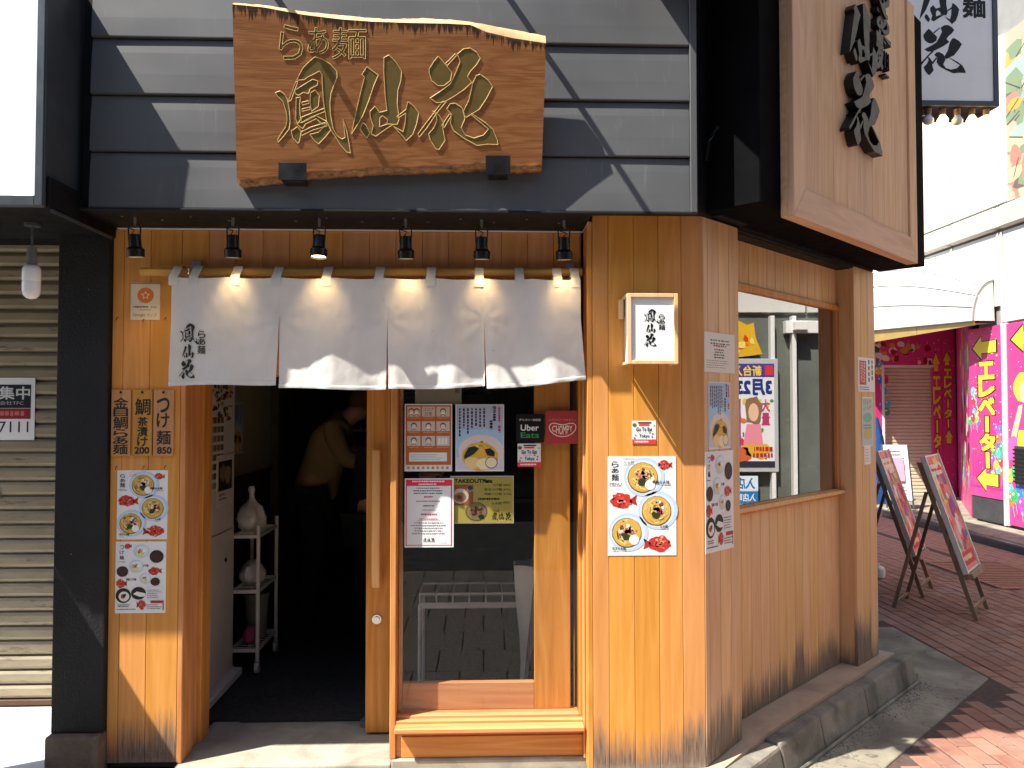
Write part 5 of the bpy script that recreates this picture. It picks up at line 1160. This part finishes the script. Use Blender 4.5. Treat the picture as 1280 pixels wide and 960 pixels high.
# plain dancing figure: hair, head, arm, top, skirt
P.ell(.30, .86, .17, .19, 'e0c03c', 3, 18, .06); P.ell(.36, .92, .13, .15, 'e0b890', 4, 18); P.poly([(.28, 1.05), (.44, 1.05), (.56, 1.42), (.22, 1.42)], 'd83c86', 3.5); P.poly([(.06, 1.5), (.22, 1.1), (.30, 1.08), (.28, 1.2), (.14, 1.6)], 'e0b890', 3.6)
P.poly([(.22, 1.42), (.56, 1.42), (.68, 1.8), (.12, 1.8)], 'e8cf3c', 3.7); P.ell(.10, 1.68, .13, .18, 'd85aa0', 3.9, 14, .25)
P.build('print', pk)
vm = ap_('vent_grille', M['dark_base'], -6.86, -6.2, -.03, .003, .55, 1.05)
for k in range(9): MB().box(-6.87, -6.2, -.045, -.031, .57+k*.052, .595+k*.052).build('slat', M['lamp_black'], vm)
# recess: splayed wall, back wall with shutter, banners
cr = Frame((8.41, 10.50, 0), -118)
spl = MB().box(0, 2.93, 0, .05, SB, 3.03).build('recess_wall', M['pink'], hall, wfr=cr)
P = Print((0, 0, 2.93, 3.03-SB), 0, 2.93, SB, 3.03, 0, step=.0005); dots(P, .1, .1, 2.8, 2.8, 60, .02); balloons(P, 1.0, .3, 2.8, 1.2, 22, .11); balloons(P, .9, 2.2, 2.8, 2.8, 22, .12)
for k in range(16): P.ell(random.uniform(.9, 2.6), random.uniform(1.3, 2.2), random.uniform(.1, .22), random.uniform(.08, .2), random.choice(['d8ccc8', '4a2430', 'a8343c', 'c8b8b0']), 9+k*.05, 9, .25)
P.build('print', spl, wfr=cr)
bk = Frame((0, 10.55, 0), 0)
bw = MB().box(7.06, 8.42, 0, .06, 2.30, 3.03).box(8.0, 8.42, 0, .06, SB, 2.299).box(6.9, 7.11, 0, .06, SB, 2.299).build('recess_wall', M['pink'], hall, wfr=bk)
bx = lambda p: bk.px(p, 540)[0]
bz = lambda q_: bk.px(1150, q_)[1]
P = Print((1090, 400, 1200, 640), bx(1090), bx(1200), bz(640), bz(400), 0, step=.0006); dots(P, 1116, 425, 1194, 460, 30, .7); dots(P, 1165, 425, 1194, 610, 40, .6)
for k in range(30): P.ell(random.uniform(1096, 1164), random.uniform(430, 456), random.uniform(2, 5), random.uniform(2, 5), random.choice(['d8ccc0', '8a2430', 'c8983a', '3a6a3a', 'e0d8d0']), 2+k*.05, 8, .25)
arrow(P, [(1171, 441), (1176, 455), (1173.6, 455), (1173.6, 465), (1168.4, 465), (1168.4, 455), (1166, 455)]); vsign(P, 1167, 470, 1176, 579)
arrow(P, [(1185, 440), (1190, 451), (1187.6, 451), (1187.6, 457), (1182.4, 457), (1182.4, 451), (1180, 451)]); vsign(P, 1181, 461, 1190, 536); arrow(P, [(1186, 538), (1191, 547), (1189, 547), (1189, 555), (1183, 555), (1183, 547), (1181, 547)])
P.line((1178.4, 424), (1178.4, 606), .5, '9a2060', 2)
balloons(P, 1095, 455, 1113, 520, 10, 4, 2)
P.build('print', bw, wfr=bk)
sm = MB(); z = SB
pr = []
while z < 2.28: pr += [(.095, z), (.075, z+.012), (.075, z+.05), (.095, z+.062)]; z += .0635
sm.add([(x_, y, zz_) for y, zz_ in pr for x_ in (7.10, 8.02)], [(2*k, 2*k+1, 2*k+3, 2*k+2) for k in range(len(pr)-1)]); o = sm.build('shutter', M['shutter_far'], hall, wfr=bk, normals=False)
MB().box(7.08, 7.115, -.02, .09, SB, 2.31).box(7.116, 8.02, -.01, .09, 2.27, 2.31).build('shutter_frame', M['pole_white'], hall, wfr=bk)
MB().box(6.3, 12, 7.75, 12.0, GZ-.02, SB-.001).box(6.26, 6.94, -3, 7.749, GZ-.02, SB-.002).build('step', M['concrete'], hall, wfr=W0, bevel=.01)
MB().box(6.15, 6.255, -3, 12, GZ-.02, SB-.012).build('kerb', M['dark_base'], hall, wfr=W0, bevel=.015)
# street side of the hall to the right of the frame, mirrored in the shop's window
for y0 in (2.44, 2.70): MB().box(-y0-.05, -y0, -.05, .05, SB, 2.66).build('post', M['pole_white'], hall, bevel=.004)
MB().box(-3.05, -2.62, -.06, .05, 2.45, 2.60).box(-2.85, -2.70, -.16, -.061, 2.48, 2.58).build('camera_box', M['pole_white'], hall, bevel=.004)
t = thing('poster_case', 'grey framed advertising poster case with a date, on the hall front beyond the right edge', 'poster case', (-1.9, -.02, .8), AL)
MB().box(-2.52, -1.76, -.06, -.002, .78, 2.14).build('case', M['cabinet'], t, bevel=.005); f = MB().box(-2.47, -1.84, -.065, -.0605, .84, 2.07).build('poster', M['paper'], t)
P = Print((0, 0, 90, 123), -2.47, -1.84, .84, 2.08, -.065, step=.0008)
P.rect(0, 0, 90, 16, '4a3a8a', 1); P.rect(2, 2, 16, 14, 'c83a3a', 2); pass
P.text('新台入替', 22, 2.5, 86, 14.5, 'e8c83c', 2, .03); P.text('3月23日', 5, 19, 86, 37, '23347c', 2, .05)
P.vtext('大量', 8, 42, 22, 74, 'b83a6a', 2, .03); P.rect(58, 42, 68, 100, '8c4a8a', 2); P.fine(72, 44, 86, 100, 2, 'b84a4a', 2, .7, vert=True)
P.ell(36, 56, 15, 17, '8a6a50', 3, 16, .15); P.ell(36, 58, 9, 11, 'e0b898', 4, 14); P.poly([(24, 72), (48, 72), (54, 96), (20, 96)], 'e08a9a', 3.5)
rd_ = random.Random(2)
for k in range(40): P.ell(rd_.uniform(4, 86), rd_.uniform(42, 114), rd_.uniform(2, 6), rd_.uniform(1.5, 5), rd_.choice(['d8b83a', 'e0c868', 'c83a4a', '8a4a8a', 'e8e0d0', '5a8a4a', 'd8742a']), 1.5+k*.01, 7, .3)
P.ell(30, 104, 24, 10, 'd8a83c', 3, 14, .3); P.ell(60, 108, 20, 9, 'c8643a', 3, 14, .3); P.rect(0, 116, 90, 123, '33323a', 2); P.fine(4, 98, 40, 113, 2, 'b02a2a', 6, .7)
P.build('print', f)
t = thing('poster_case', 'blue and white entrance notice board on the hall front beyond the right edge', 'poster case', (-1.9, -.02, .25), AL)
MB().box(-2.27, -1.55, -.05, -.002, .22, .73).build('board', M['paper'], t, bevel=.004)
P = Print((0, 0, 72, 51), -2.27, -1.55, .22, .73, -.05, step=.0008); P.rect(0, 0, 72, 17, 'd4e2ea', 1); P.text('入店', 4, 2, 26, 15, '2a6aa8', 2, .03); P.fine(30, 3, 68, 14, 2, '3a6a98', 2)
P.rect(0, 18, 72, 33, '2f74b0', 1); P.text('入店時の検温実施', 3, 21, 68, 30, 'e0e8ee', 2, .02); P.rect(0, 35, 72, 51, '2f74b0', 1); P.text('入店時のマスク着用', 3, 38, 68, 47, 'e0e8ee', 2, .02)
P.build('print', t)
t = thing('graphic_board', 'yellow and red painted board high on the hall front beyond the right edge', 'sign', (-2.1, -.02, 2.15), AL)
MB().prism([(-2.34, 2.20), (-2.22, 2.18), (-2.05, 2.16), (-1.7, 2.18), (-1.72, 2.52), (-1.95, 2.46), (-2.02, 2.62), (-2.16, 2.55), (-2.24, 2.58), (-2.26, 2.40)], -.04, -.002).build('board', M['ink_board'], t)
P = Print((0, 0, 72, 46), -2.32, -1.60, 2.16, 2.62, -.04, step=.0008)
for k in range(14): P.ell(random.uniform(10, 50), random.uniform(12, 40), random.uniform(3, 9), random.uniform(2, 6), random.choice(['c83a28', 'd8742a', 'e8d060', 'b02a20']), 2+k*.1, 5, .4)
P.build('print', t)

# ================================================================ THINGS STANDING IN THE ALLEY
def stand(o0, deg, wid, lab, seed, top=1.10, lean=.40):
    fr = Frame((o0[0], o0[1], 0), deg); t = thing('folding_stand', lab, 'sign stand', (wid/2, .3, GZ), fr, group='folding poster stands in the alley'); random.seed(seed)
    g_ = lambda k: (k*lean, GZ+.012+k*(top-GZ-.012))
    for x_ in (.012, wid-.012):
        (ya, za), (yb, zb_) = g_(0), g_(1); MB().add([(x_-.012, ya-.015, za-.011), (x_+.012, ya-.015, za-.011), (x_+.012, ya+.02, za-.011), (x_-.012, ya+.02, za-.011), (x_-.012, yb-.015, zb_), (x_+.012, yb-.015, zb_), (x_+.012, yb+.02, zb_), (x_-.012, yb+.02, zb_)], [(0,3,2,1),(4,5,6,7),(0,1,5,4),(1,2,6,5),(2,3,7,6),(3,0,4,7)]).build('leg', M['stand_wood'], t, bevel=.002)
    for x_ in (.042, wid-.042):
        ya, za = g_(.80); yb, zb_ = .62, GZ+.001; MB().add([(x_-.012, yb-.015, zb_), (x_+.012, yb-.015, zb_), (x_+.012, yb+.015, zb_), (x_-.012, yb+.015, zb_), (x_-.012, ya+.022, za), (x_+.012, ya+.022, za), (x_+.012, ya+.05, za), (x_-.012, ya+.05, za)], [(0,3,2,1),(4,5,6,7),(0,1,5,4),(1,2,6,5),(2,3,7,6),(3,0,4,7)]).build('rear_leg', M['stand_wood'], t, bevel=.002)
    y_, z_ = g_(.06); MB().box(.025, wid-.025, y_-.01, y_+.012, z_-.015, z_+.015).build('crossbar', M['stand_wood'], t, bevel=.002)
    y_, z_ = .60, GZ+.05; MB().box(.055, wid-.055, y_-.008, y_+.008, z_-.012, z_+.012).build('crossbar', M['stand_wood'], t, bevel=.002)
    th = math.atan2(lean, top-GZ); n_ = Vector((0, -math.cos(th), math.sin(th))); up_ = Vector((0, math.sin(th), math.cos(th)))
    def bp(x_, k, d): y_, z_ = g_(k); return Vector((x_, y_, z_))+n_*d
    def bb(x0, x1, k0, k1, d0, d1): return MB().add([bp(x0, k0, d0), bp(x1, k0, d0), bp(x1, k0, d1), bp(x0, k0, d1), bp(x0, k1, d0), bp(x1, k1, d0), bp(x1, k1, d1), bp(x0, k1, d1)], [(0,3,2,1),(4,5,6,7),(0,1,5,4),(1,2,6,5),(2,3,7,6),(3,0,4,7)])
    bd = bb(-.01, wid+.01, .27, 1.03, .022, .052).build('board', M['pole_white'], t, bevel=.003)
    for (x0, x1, k0, k1) in ((-.01, .012, .27, 1.03), (wid-.012, wid+.01, .27, 1.03)): bb(x0, x1, k0, k1, .0525, .062).build('frame', M['pole_white'], t, bevel=.001)
    bb(.0, wid, .235, .268, .02, .085).build('ledge', M['stand_wood'], t, bevel=.002)
    P = Print((0, 0, 1, 1.6), .013, wid-.013, 0, 1, 0); 
    P.fn = lambda x_, z_: tuple(bp(x_, .285+z_*.735, .0526))
    P.rect(0, 0, 1, 1.6, random.choice(['d8707a', 'd88a78']), 0)
    for k in range(70): P.ell(random.uniform(.08, .92), random.uniform(.08, 1.5), random.uniform(.04, .16), random.uniform(.04, .14), random.choice(['d8b838', 'c83a3a', 'e0a0b0', '3a6ab0', '4a9a5a', 'e0d8c8', 'd8743a', '8a3a6a', 'a82a3a', 'e8c868']), .4+k*.02, random.choice([5, 7, 10]), .3)
    P.fine(.1, .1, .9, .3, 2, 'f0e8d8', 3, .7); P.rect(.05, 1.36, .95, 1.54, 'b8342c', 3); P.fine(.1, 1.4, .9, 1.5, 1, 'f0e0a0', 4, .7)
    P.build('print', bd); return t
stand((3.887, 2.782), 48.5, .495, 'nearer folding stand with a colourful poster board, brown legs and white edges', 5)
stand((3.887, 3.554), 52, .483, 'farther folding stand with a red and yellow poster board beside the timber pier', 11)
random.seed(3)
es = Frame((6.0, 8.9, 0), -8); xl, z1 = es.px(1108, 556); xr, _ = es.px(1141, 556)
t = thing('easel_board', 'grey framed notice easel with a pink sheet in front of the cream shutter', 'easel', ((xl+xr)/2, .15, GZ), es)
for x_ in (xl, xr): MB().tube([(x_, 0, GZ+.12), (x_, .22, z1)], .014, 8).build('leg', M['sign_grey'], t); MB().tube([(x_, .5, GZ+.12), (x_, .22, z1-.05)], .012, 8).build('rear_leg', M['sign_grey'], t)
def eb(x0, x1, k0, k1, d): 
    p = lambda k: (.22*k-d, GZ+.12+k*(z1-GZ-.12)); (y0, za), (y1, zb_) = p(k0), p(k1)
    return MB().add([(x0, y0, za), (x1, y0, za), (x1, y0+.012, za), (x0, y0+.012, za), (x0, y1, zb_), (x1, y1, zb_), (x1, y1+.012, zb_), (x0, y1+.012, zb_)], [(0,3,2,1),(4,5,6,7),(0,1,5,4),(1,2,6,5),(2,3,7,6),(3,0,4,7)])
bd = eb(xl+.016, xr-.016, .12, .99, .02).build('board', M['paper'], t); M['pink_paper'] = mat('pink_paper', H('d898ac'), .5, var=.1)
eb(xl-.02, xr-.10, .42, .78, .045).build('pink_sheet', M['pink_paper'], t)
P = Print((0, 0, 1, 1), xl+.03, xr-.03, 0, 1, 0); P.fn = lambda x_, z_: (x_, .22*(.15+z_*.8)-.021, GZ+.12+(.15+z_*.8)*(z1-GZ-.12)); P.fine(.1, .05, .9, .25, 3, '33363a', 1); P.ell(.7, .4, .15, .1, '5a8ab0', 1); P.fine(.1, .55, .9, .95, 6, '8a5a60', 1); P.build('print', bd)
b = MB(); cx, cz = W0.px(1094, 556, 9.6); n = 14
for i in range(9):
    for j in range(n): 
        a = j*2*math.pi/n; tt = i/8; r = (.30-.20*tt**2)*(1+.22*noise.noise(Vector((math.cos(a)*1.7, math.sin(a)*1.7, tt*3)))); b.v.append((cx+r*math.cos(a), 9.7+r*math.sin(a)*.8, SB+1.42*tt)); b.c.append(None)
b.f = [(i*n+j, i*n+(j+1) % n, (i+1)*n+(j+1) % n, (i+1)*n+j) for i in range(8) for j in range(n)]+[tuple(range(n-1, -1, -1)), tuple(8*n+j for j in range(n))]; b.m = [0]*len(b.f)
tag(b.build('covered_stack', M['tarp'], lo=(cx, 9.7, SB), smooth=True), 'lumpy stack under a blue tarp by the pink wall behind the timber pier', 'tarp')
gx, gy = W0.gp(1100, 722, GZ)
tag(MB().lathe((gx-.02, gy, GZ), [(.05, 0), (.066, .008), (.068, .08), (.055, .105), (.022, .118), (.018, .135)], 18).build('stand_weight', M['white_plastic'], lo=(gx, gy, GZ), smooth=True), 'small white plastic weight on the paving beside the timber pier', 'weight')

# ================================================================ INSIDE THE DOORWAY
LF = Frame((-1.45, 0, 0), 90)
t = thing('white_cabinet', 'tall white cabinet just inside the doorway with menus stuck on its side', 'cabinet', (-1.52, .95, .004))
part('body', M['white_enamel'], t, -1.60, -1.4515, .60, 1.27, .05, 1.95, .004); part('door_panel', M['white_enamel'], t, -1.451, -1.445, .66, 1.255, .10, .86, .003); part('base', M['white_plastic'], t, -1.60, -1.40, .60, 1.29, .0045, .049, .006)
part('control_box', M['white_plastic'], t, -1.451, -1.43, .70, .84, .90, 1.02, .003)
MB().cyl((-1.445, .73, .62), (-1.437, .73, .62), .012, n=14).cyl((-1.445, 1.10, .70), (-1.437, 1.10, .70), .010, n=14).build('knob', M['lamp_black'], t)
def lsheet(name, lab, q_): return sheet(name, lab, 'menu' if 'menu' in name else 'poster', LF, -.0005, q_)
o, X = sheet('menu_sheet', 'tall price menu with rows of food pictures on the white cabinet', 'menu', LF, -.0005, (256, 520, 279, 612))
P = unit(X)
for r in range(8):
    P.rect(.04, .02+r*.122, .2, .10+r*.122, '8c2c28', 1)
    for c in range(4): P.rect(.24+c*.19, .02+r*.122, .40+c*.19, .10+r*.122, random.choice(['5a5040', '77684c', '8a7f6c', '4a4438']), 1)
P.build('print', o)
o, X = sheet('collage_poster', 'busy collage of food photos at the top of the white cabinet', 'poster', LF, -.0012, (256, 478, 290, 526)); P = unit(X)
for k in range(60): P.ell(random.uniform(.06, .94), random.uniform(.05, .95), random.uniform(.03, .1), random.uniform(.03, .08), random.choice(['3a2a24', 'b8402c', 'c8a04a', '55504a', '8a6a4a', '222020']), 1+k*.02, 7, .3)
P.build('print', o)
o, X = sheet('noodle_poster', 'small dark poster of two bowls on the white cabinet below the price menu', 'poster', LF, -.0018, (271, 570, 290, 628)); P = unit(X); P.rect(.1, .12, .95, .7, '2a2624', 1); P.ell(.35, .35, .2, .16, '8a7a60', 2, 12, .15); P.ell(.68, .4, .2, .18, '9a8a70', 2, 12, .15); P.fine(.15, .74, .6, .9, 2, '33302c', 1); P.build('print', o)
o, X = sheet('blue_poster', 'blue and beige ramen sheet hanging on the cream wall past the cabinet', 'poster', Frame((-1.615, 0, 0), 90), -.0005, (289, 503, 303, 566)); P = Print((635, 95, 1190, 860), *X); ramen_sheet(P); P.build('print', o)
# white wire cart and what it carries
t = thing('wire_cart', 'white three-shelf wire cart on castors behind the white cabinet', 'cart', (-1.40, 1.52, .004))
cx0, cx1, cy0, cy1 = -1.475, -1.32, 1.31, 1.72
for x_ in (cx0, cx1):
    for y in (cy0, cy1):
        MB().cyl((x_, y, .075), (x_, y, .86), .0115, n=10).build('post', M['white_plastic'], t)
        w_ = MB().cyl((x_-.011, y, .036), (x_+.011, y, .036), .031, n=16).build('castor', M['white_plastic'], t); MB().box(x_-.016, x_+.016, y-.012, y+.012, .05, .0745).build('fork', M['steel'], w_)
for z in (.14, .48, .80):
    b = MB().box(cx0, cx1, cy0-.006, cy0+.006, z-.014, z+.006).box(cx0, cx1, cy1-.006, cy1+.006, z-.014, z+.006).box(cx0-.006, cx0+.006, cy0+.0065, cy1-.0065, z-.013, z+.005).box(cx1-.006, cx1+.006, cy0+.0065, cy1-.0065, z-.013, z+.005)
    for k in range(9): b.cyl((cx0+.007, cy0+.04+k*.041, z), (cx1-.007, cy0+.04+k*.041, z), .0025, n=6)
    b.build('shelf', M['white_plastic'], t)
def bag(c, r, h, lab, nm='plastic_bag', knot=True, m='bag'):
    b = MB(); n = 24; prof = [(.55, 0), (.95, .12), (1.0, .3), (.93, .42), (.72, .55), (.36, .64), (.20, .72), (.17, .82), (.26, .93), (.16, 1.0)] if knot else [(.6, 0), (1, .2), (1.02, .5), (.8, .8), (.35, 1)]
    for i, (rr, z) in enumerate(prof):
        for j in range(n):
            a = j*2*math.pi/n; k = 1+.30*noise.noise(Vector((math.cos(a)*2.3, math.sin(a)*2.3, z*4+c[1]*9)))+(.09*math.sin(a*5+z*4) if knot else .04*math.sin(a*5)); b.v.append((c[0]+rr*r*k*math.cos(a), c[1]+rr*r*k*math.sin(a), c[2]+h*z)); b.c.append(None)
    L = len(prof); b.f = [(i*n+j, i*n+(j+1) % n, (i+1)*n+(j+1) % n, (i+1)*n+j) for i in range(L-1) for j in range(n)]+[tuple(range(n-1, -1, -1)), tuple((L-1)*n+j for j in range(n))]; b.m = [0]*len(b.f)
    return tag(b.build(nm, M[m], lo=c, smooth=True), lab, 'bag')
bag((-1.40, 1.45, .807), .082, .27, 'white plastic bag with a tall twisted knot on the top shelf of the cart'); bag((-1.40, 1.48, .487), .075, .14, 'slumped white bag on the middle shelf of the cart', knot=False)
b = MB().lathe((-1.395, 1.56, .147), [(.058, 0), (.072, .25), (.078, .252), (.078, .268), (.070, .268), (.052, .02)], 18); tag(b.build('waste_bin', M['bin'], lo=(-1.395, 1.56, .147), smooth=True), 'grey waste bin on the bottom shelf of the cart', 'bin')
bag((-1.39, 1.42, .147), .045, .10, 'crumpled pink bag on the bottom shelf beside the grey bin', knot=False, m='pink_bag')
# counter, hood and shelf deep inside
t = thing('kitchen_counter', 'dark counter running across the back of the dim interior', 'counter', (-.2, 3.4, .004)); part('body', M['dark_int'], t, -1.0, 1.2, 3.2, 3.7, .0045, .98, .004); part('top', M['brown_wall'], t, -1.02, 1.22, 3.15, 3.72, .981, 1.02, .004)
t = thing('wall_shelf', 'dim shelf with white compartments on the back wall inside', 'shelf', (-1.3, 4.9, 1.3)); part('board', M['white_enamel'], t, -1.55, -.75, 4.85, 5.15, 1.30, 1.33, .003); part('board', M['white_enamel'], t, -1.55, -.75, 4.85, 5.15, 1.50, 1.53, .003)
for x_ in (-1.55, -1.28, -1.0, -.765): part('divider', M['white_enamel'], t, x_, x_+.015, 4.85, 5.15, 1.3305, 1.4995, .001)
t = thing('range_hood', 'steel range hood high in the dim kitchen behind the curtain', 'hood', (-.6, 4.2, 1.7)); MB().add([(-1.1, 3.9, 1.68), (.1, 3.9, 1.68), (.1, 4.7, 1.68), (-1.1, 4.7, 1.68), (-.9, 4.2, 2.05), (-.1, 4.2, 2.05), (-.1, 4.7, 2.05), (-.9, 4.7, 2.05)], [(0,3,2,1),(4,5,6,7),(0,1,5,4),(1,2,6,5),(2,3,7,6),(3,0,4,7)]).build('canopy', M['steel'], t, bevel=.004); MB().box(-.7, -.3, 4.4, 4.69, 2.051, 2.249).build('duct', M['steel'], t)
# umbrella stand and clear umbrella seen through the glass
t = thing('umbrella_rack', 'white metal umbrella rack with a wire top behind the front glass', 'umbrella rack', (0, .95, .004))
for x_ in (-.34, .36):
    for y in (.85, 1.10): MB().tube([(x_, y, .004), (x_, y, .50)], .010, 8).build('leg', M['white_plastic'], t)
b = MB()
for z in (.50, .56): b.tube([(-.34, .85, z), (.36, .85, z), (.36, 1.10, z), (-.34, 1.10, z), (-.34, .85, z)], .0085 if z == .50 else .005, 8)
for k in range(9): x_ = -.34+.0875*k; b.tube([(x_, .85, .505), (x_, .85, .56)], .004, 6); b.tube([(x_, .85, .56), (x_, 1.10, .56)], .003, 6)
b.build('top_rack', M['white_plastic'], t); MB().box(-.34, .36, .842, .85, .485, .515).build('front_bar', M['white_plastic'], t)
t = thing('clear_umbrella', 'closed clear vinyl umbrella leaning beside the rack behind the front glass', 'umbrella', (.22, .8, .1))
b = MB(); n = 12
for i in range(7):
    tt = i/6; c = Vector((.205+.055*tt, .75, .12+.62*tt)); r = .015+.075*math.sin(min(1, tt*1.15)*1.7)*tt
    for j in range(n): a = j*2*math.pi/n; rr = r*(1+.35*(j % 2)); b.v.append((c.x+rr*math.cos(a), c.y+rr*math.sin(a), c.z)); b.c.append(None)
b.f = [(i*n+j, i*n+(j+1) % n, (i+1)*n+(j+1) % n, (i+1)*n+j) for i in range(6) for j in range(n)]; b.m = [0]*len(b.f); b.build('canopy', M['bag'], t, smooth=True, normals=False)
MB().tube([(.195, .75, .02), (.27, .75, .86), (.275, .75, .92), (.295, .75, .935), (.315, .75, .92), (.315, .75, .89)], .007, 8).build('shaft', M['white_plastic'], t)

# ================================================================ PEOPLE
def skin_mesh(name, nodes, edges, m, parent=None, lo=(0, 0, 0), sub=2, root=0):
    me = D.meshes.new(name); base = LO[parent.name] if parent else Vector(lo)
    me.from_pydata([tuple(Vector(p)-base) for p, r in nodes], edges, []); o = D.objects.new(name, me); COL.objects.link(o); me.materials.append(m)
    md = o.modifiers.new('skin', 'SKIN'); md.use_smooth_shade = True; s_ = o.modifiers.new('sub', 'SUBSURF'); s_.levels = s_.render_levels = sub
    sv = me.skin_vertices[0].data if me.skin_vertices else None
    if sv is None:
        bm = bmesh.new(); bm.from_mesh(me); bm.verts.layers.skin.verify(); bm.to_mesh(me); bm.free(); sv = me.skin_vertices[0].data
    for k, (p, r) in enumerate(nodes): sv[k].radius = (r, r) if not isinstance(r, tuple) else r; sv[k].use_root = (k == root)
    if parent: o.parent = parent; LO[o.name] = base
    else: o.location = base; LO[o.name] = base
    return o
def person(c, dirx, label, jm, hm, trm, lean=.30, seat=.95):
    """standing figure bent forward over a counter; c is the floor point under the hips, dirx the way it faces (+1 = right)"""
    X = lambda a, b, z: (c[0]+dirx*a, c[1]+b, c[2]+z); L = lean
    hip = X(0, 0, seat); sp = [X(.02, 0, seat+.0), X(.05+L*.15, 0, seat+.16), X(.06+L*.45, 0, seat+.31), X(.06+L*.8, 0, seat+.44), X(.10+L*1.05, 0, seat+.50)]
    hd = [X(.16+L*1.2, 0, seat+.545), X(.20+L*1.35, 0, seat+.60)]
    n = [(sp[0], (.13, .15)), (sp[1], .13), (sp[2], .14), (sp[3], .13), (sp[4], .055), (hd[0], .085), (hd[1], .092)]; e = [(0, 1), (1, 2), (2, 3), (3, 4), (4, 5), (5, 6)]
    arms = []
    for s_ in (-1, 1):
        k = len(n); pts = [(X(.05+L*.8, s_*.17, seat+.42), .062), (X(.16+L*.95, s_*.23, seat+.19), .05), (X(.36+L*1.0, s_*.13, seat+.22), .036), (X(.44+L*1.0, s_*.10, seat+.25), .034)]
        n += pts; e += [(3, k), (k, k+1), (k+1, k+2), (k+2, k+3)]; arms.append(pts)
        for q_, (dx, dy, ln) in enumerate(((.055, -.024, 1), (.062, -.008, 1), (.06, .009, 1), (.05, .024, 1), (.02, -.045*s_, 1))):
            kk = len(n); h = pts[3][0]; n += [((h[0]+dirx*dx*.6, h[1]+dy, h[2]+.006), .010), ((h[0]+dirx*dx, h[1]+dy*1.1, h[2]-.016), .008)]; e += [(k+3, kk), (kk, kk+1)]
        k = len(n); n += [(X(-.0, s_*.10, seat-.06), .095), (X(.03, s_*.11, seat*.5), .06), (X(-.02, s_*.12, .08), .042), (X(.12, s_*.13, .04), .035)]; e += [(0, k), (k, k+1), (k+1, k+2), (k+2, k+3)]
    body = skin_mesh('person', n, e, M['skin'], lo=c, sub=1); tag(body, label, 'person')
    jn = [(X(0, 0, seat-.11), (.165, .185)), (sp[0], (.165, .175)), (sp[1], .165), (sp[2], .172), (sp[3], .155), (sp[4], .085)]; je = [(0, 1), (1, 2), (2, 3), (3, 4), (4, 5)]
    for pts in arms: k = len(jn); jn += [(pts[0][0], .085), (pts[1][0], .072), (pts[2][0], .055)]; je += [(4, k), (k, k+1), (k+1, k+2)]
    skin_mesh('jacket', jn, je, jm, body)
    tn = [(X(0, 0, seat-.02), (.15, .165))]; te = []
    for s_ in (-1, 1): k = len(tn); tn += [(X(0, s_*.10, seat-.10), .11), (X(.03, s_*.11, seat*.5), .078), (X(-.02, s_*.12, .06), .062), (X(.13, s_*.13, .045), .05)]; te += [(0, k), (k, k+1), (k+1, k+2), (k+2, k+3)]
    skin_mesh('trousers', tn, te, trm, body)
    hc = Vector(hd[1]); b = MB(); NN = 16
    for i in range(9):
        ph = -0.25+i/8*(math.pi/2+.25)
        for j in range(NN): a = j*2*math.pi/NN; b.v.append((hc.x-dirx*.012+.112*math.cos(ph)*math.cos(a), hc.y+.108*math.cos(ph)*math.sin(a), hc.z+.008+.120*math.sin(ph))); b.c.append(None)
    b.f = [(i*NN+j, i*NN+(j+1) % NN, (i+1)*NN+(j+1) % NN, (i+1)*NN+j) for i in range(8) for j in range(NN)]; b.m = [0]*len(b.f); b.build('hair', hm, body, smooth=True, normals=False)
    f = hc+Vector((dirx*.092, 0, -.01)); MB().lathe((f.x, f.y, f.z-.035), [(.004, 0), (.015, .01), (.010, .035), (.004, .05)], 8).build('nose', M['skin'], body, smooth=True)
    return body
hx_, hz_ = W0.px(392, 600, 2.5)
person((hx_, 2.5, .004), 1, 'person in a tan jacket and brown hat bending forward inside the doorway', M['tan_jacket'], M['brown_hair'], M['dark_cloth'], lean=.13, seat=.97)
hx_, hz_ = W0.px(462, 600, 2.0)
person((hx_, 1.95, .004), 1, 'person in black clothing mostly hidden behind the sliding door stile', M['dark_cloth'], M['black_hair'], M['dark_cloth'], lean=.0, seat=.86)

# ================================================================ ACROSS THE STREET (seen only as reflections)
ob = thing('opposite_building', 'plain grey building across the street behind the viewer', 'building', (0, -12, GZ)); part('wall', M['opp'], ob, -22, 16, -14, -11.2, GZ, 9, 0)
for i in range(-7, 6):
    for z in (.2, 3.2, 6.2): part('window', M['opp_glass'], ob, i*2.7-.9, i*2.7+.9, -11.19, -11.15, z, z+2.2, .01)

fb = thing('far_building', 'plain grey building closing the far end of the alley', 'building', (6, 20, GZ)); part('wall', M['opp'], fb, -2, 16, 18, 24, GZ, 10, 0)
for i in range(5):
    for z in (.4, 3.4, 6.4): part('window', M['opp_glass'], fb, -1+i*3.3, 1+i*3.3, 17.96, 17.995, z, z+1.9, .01)
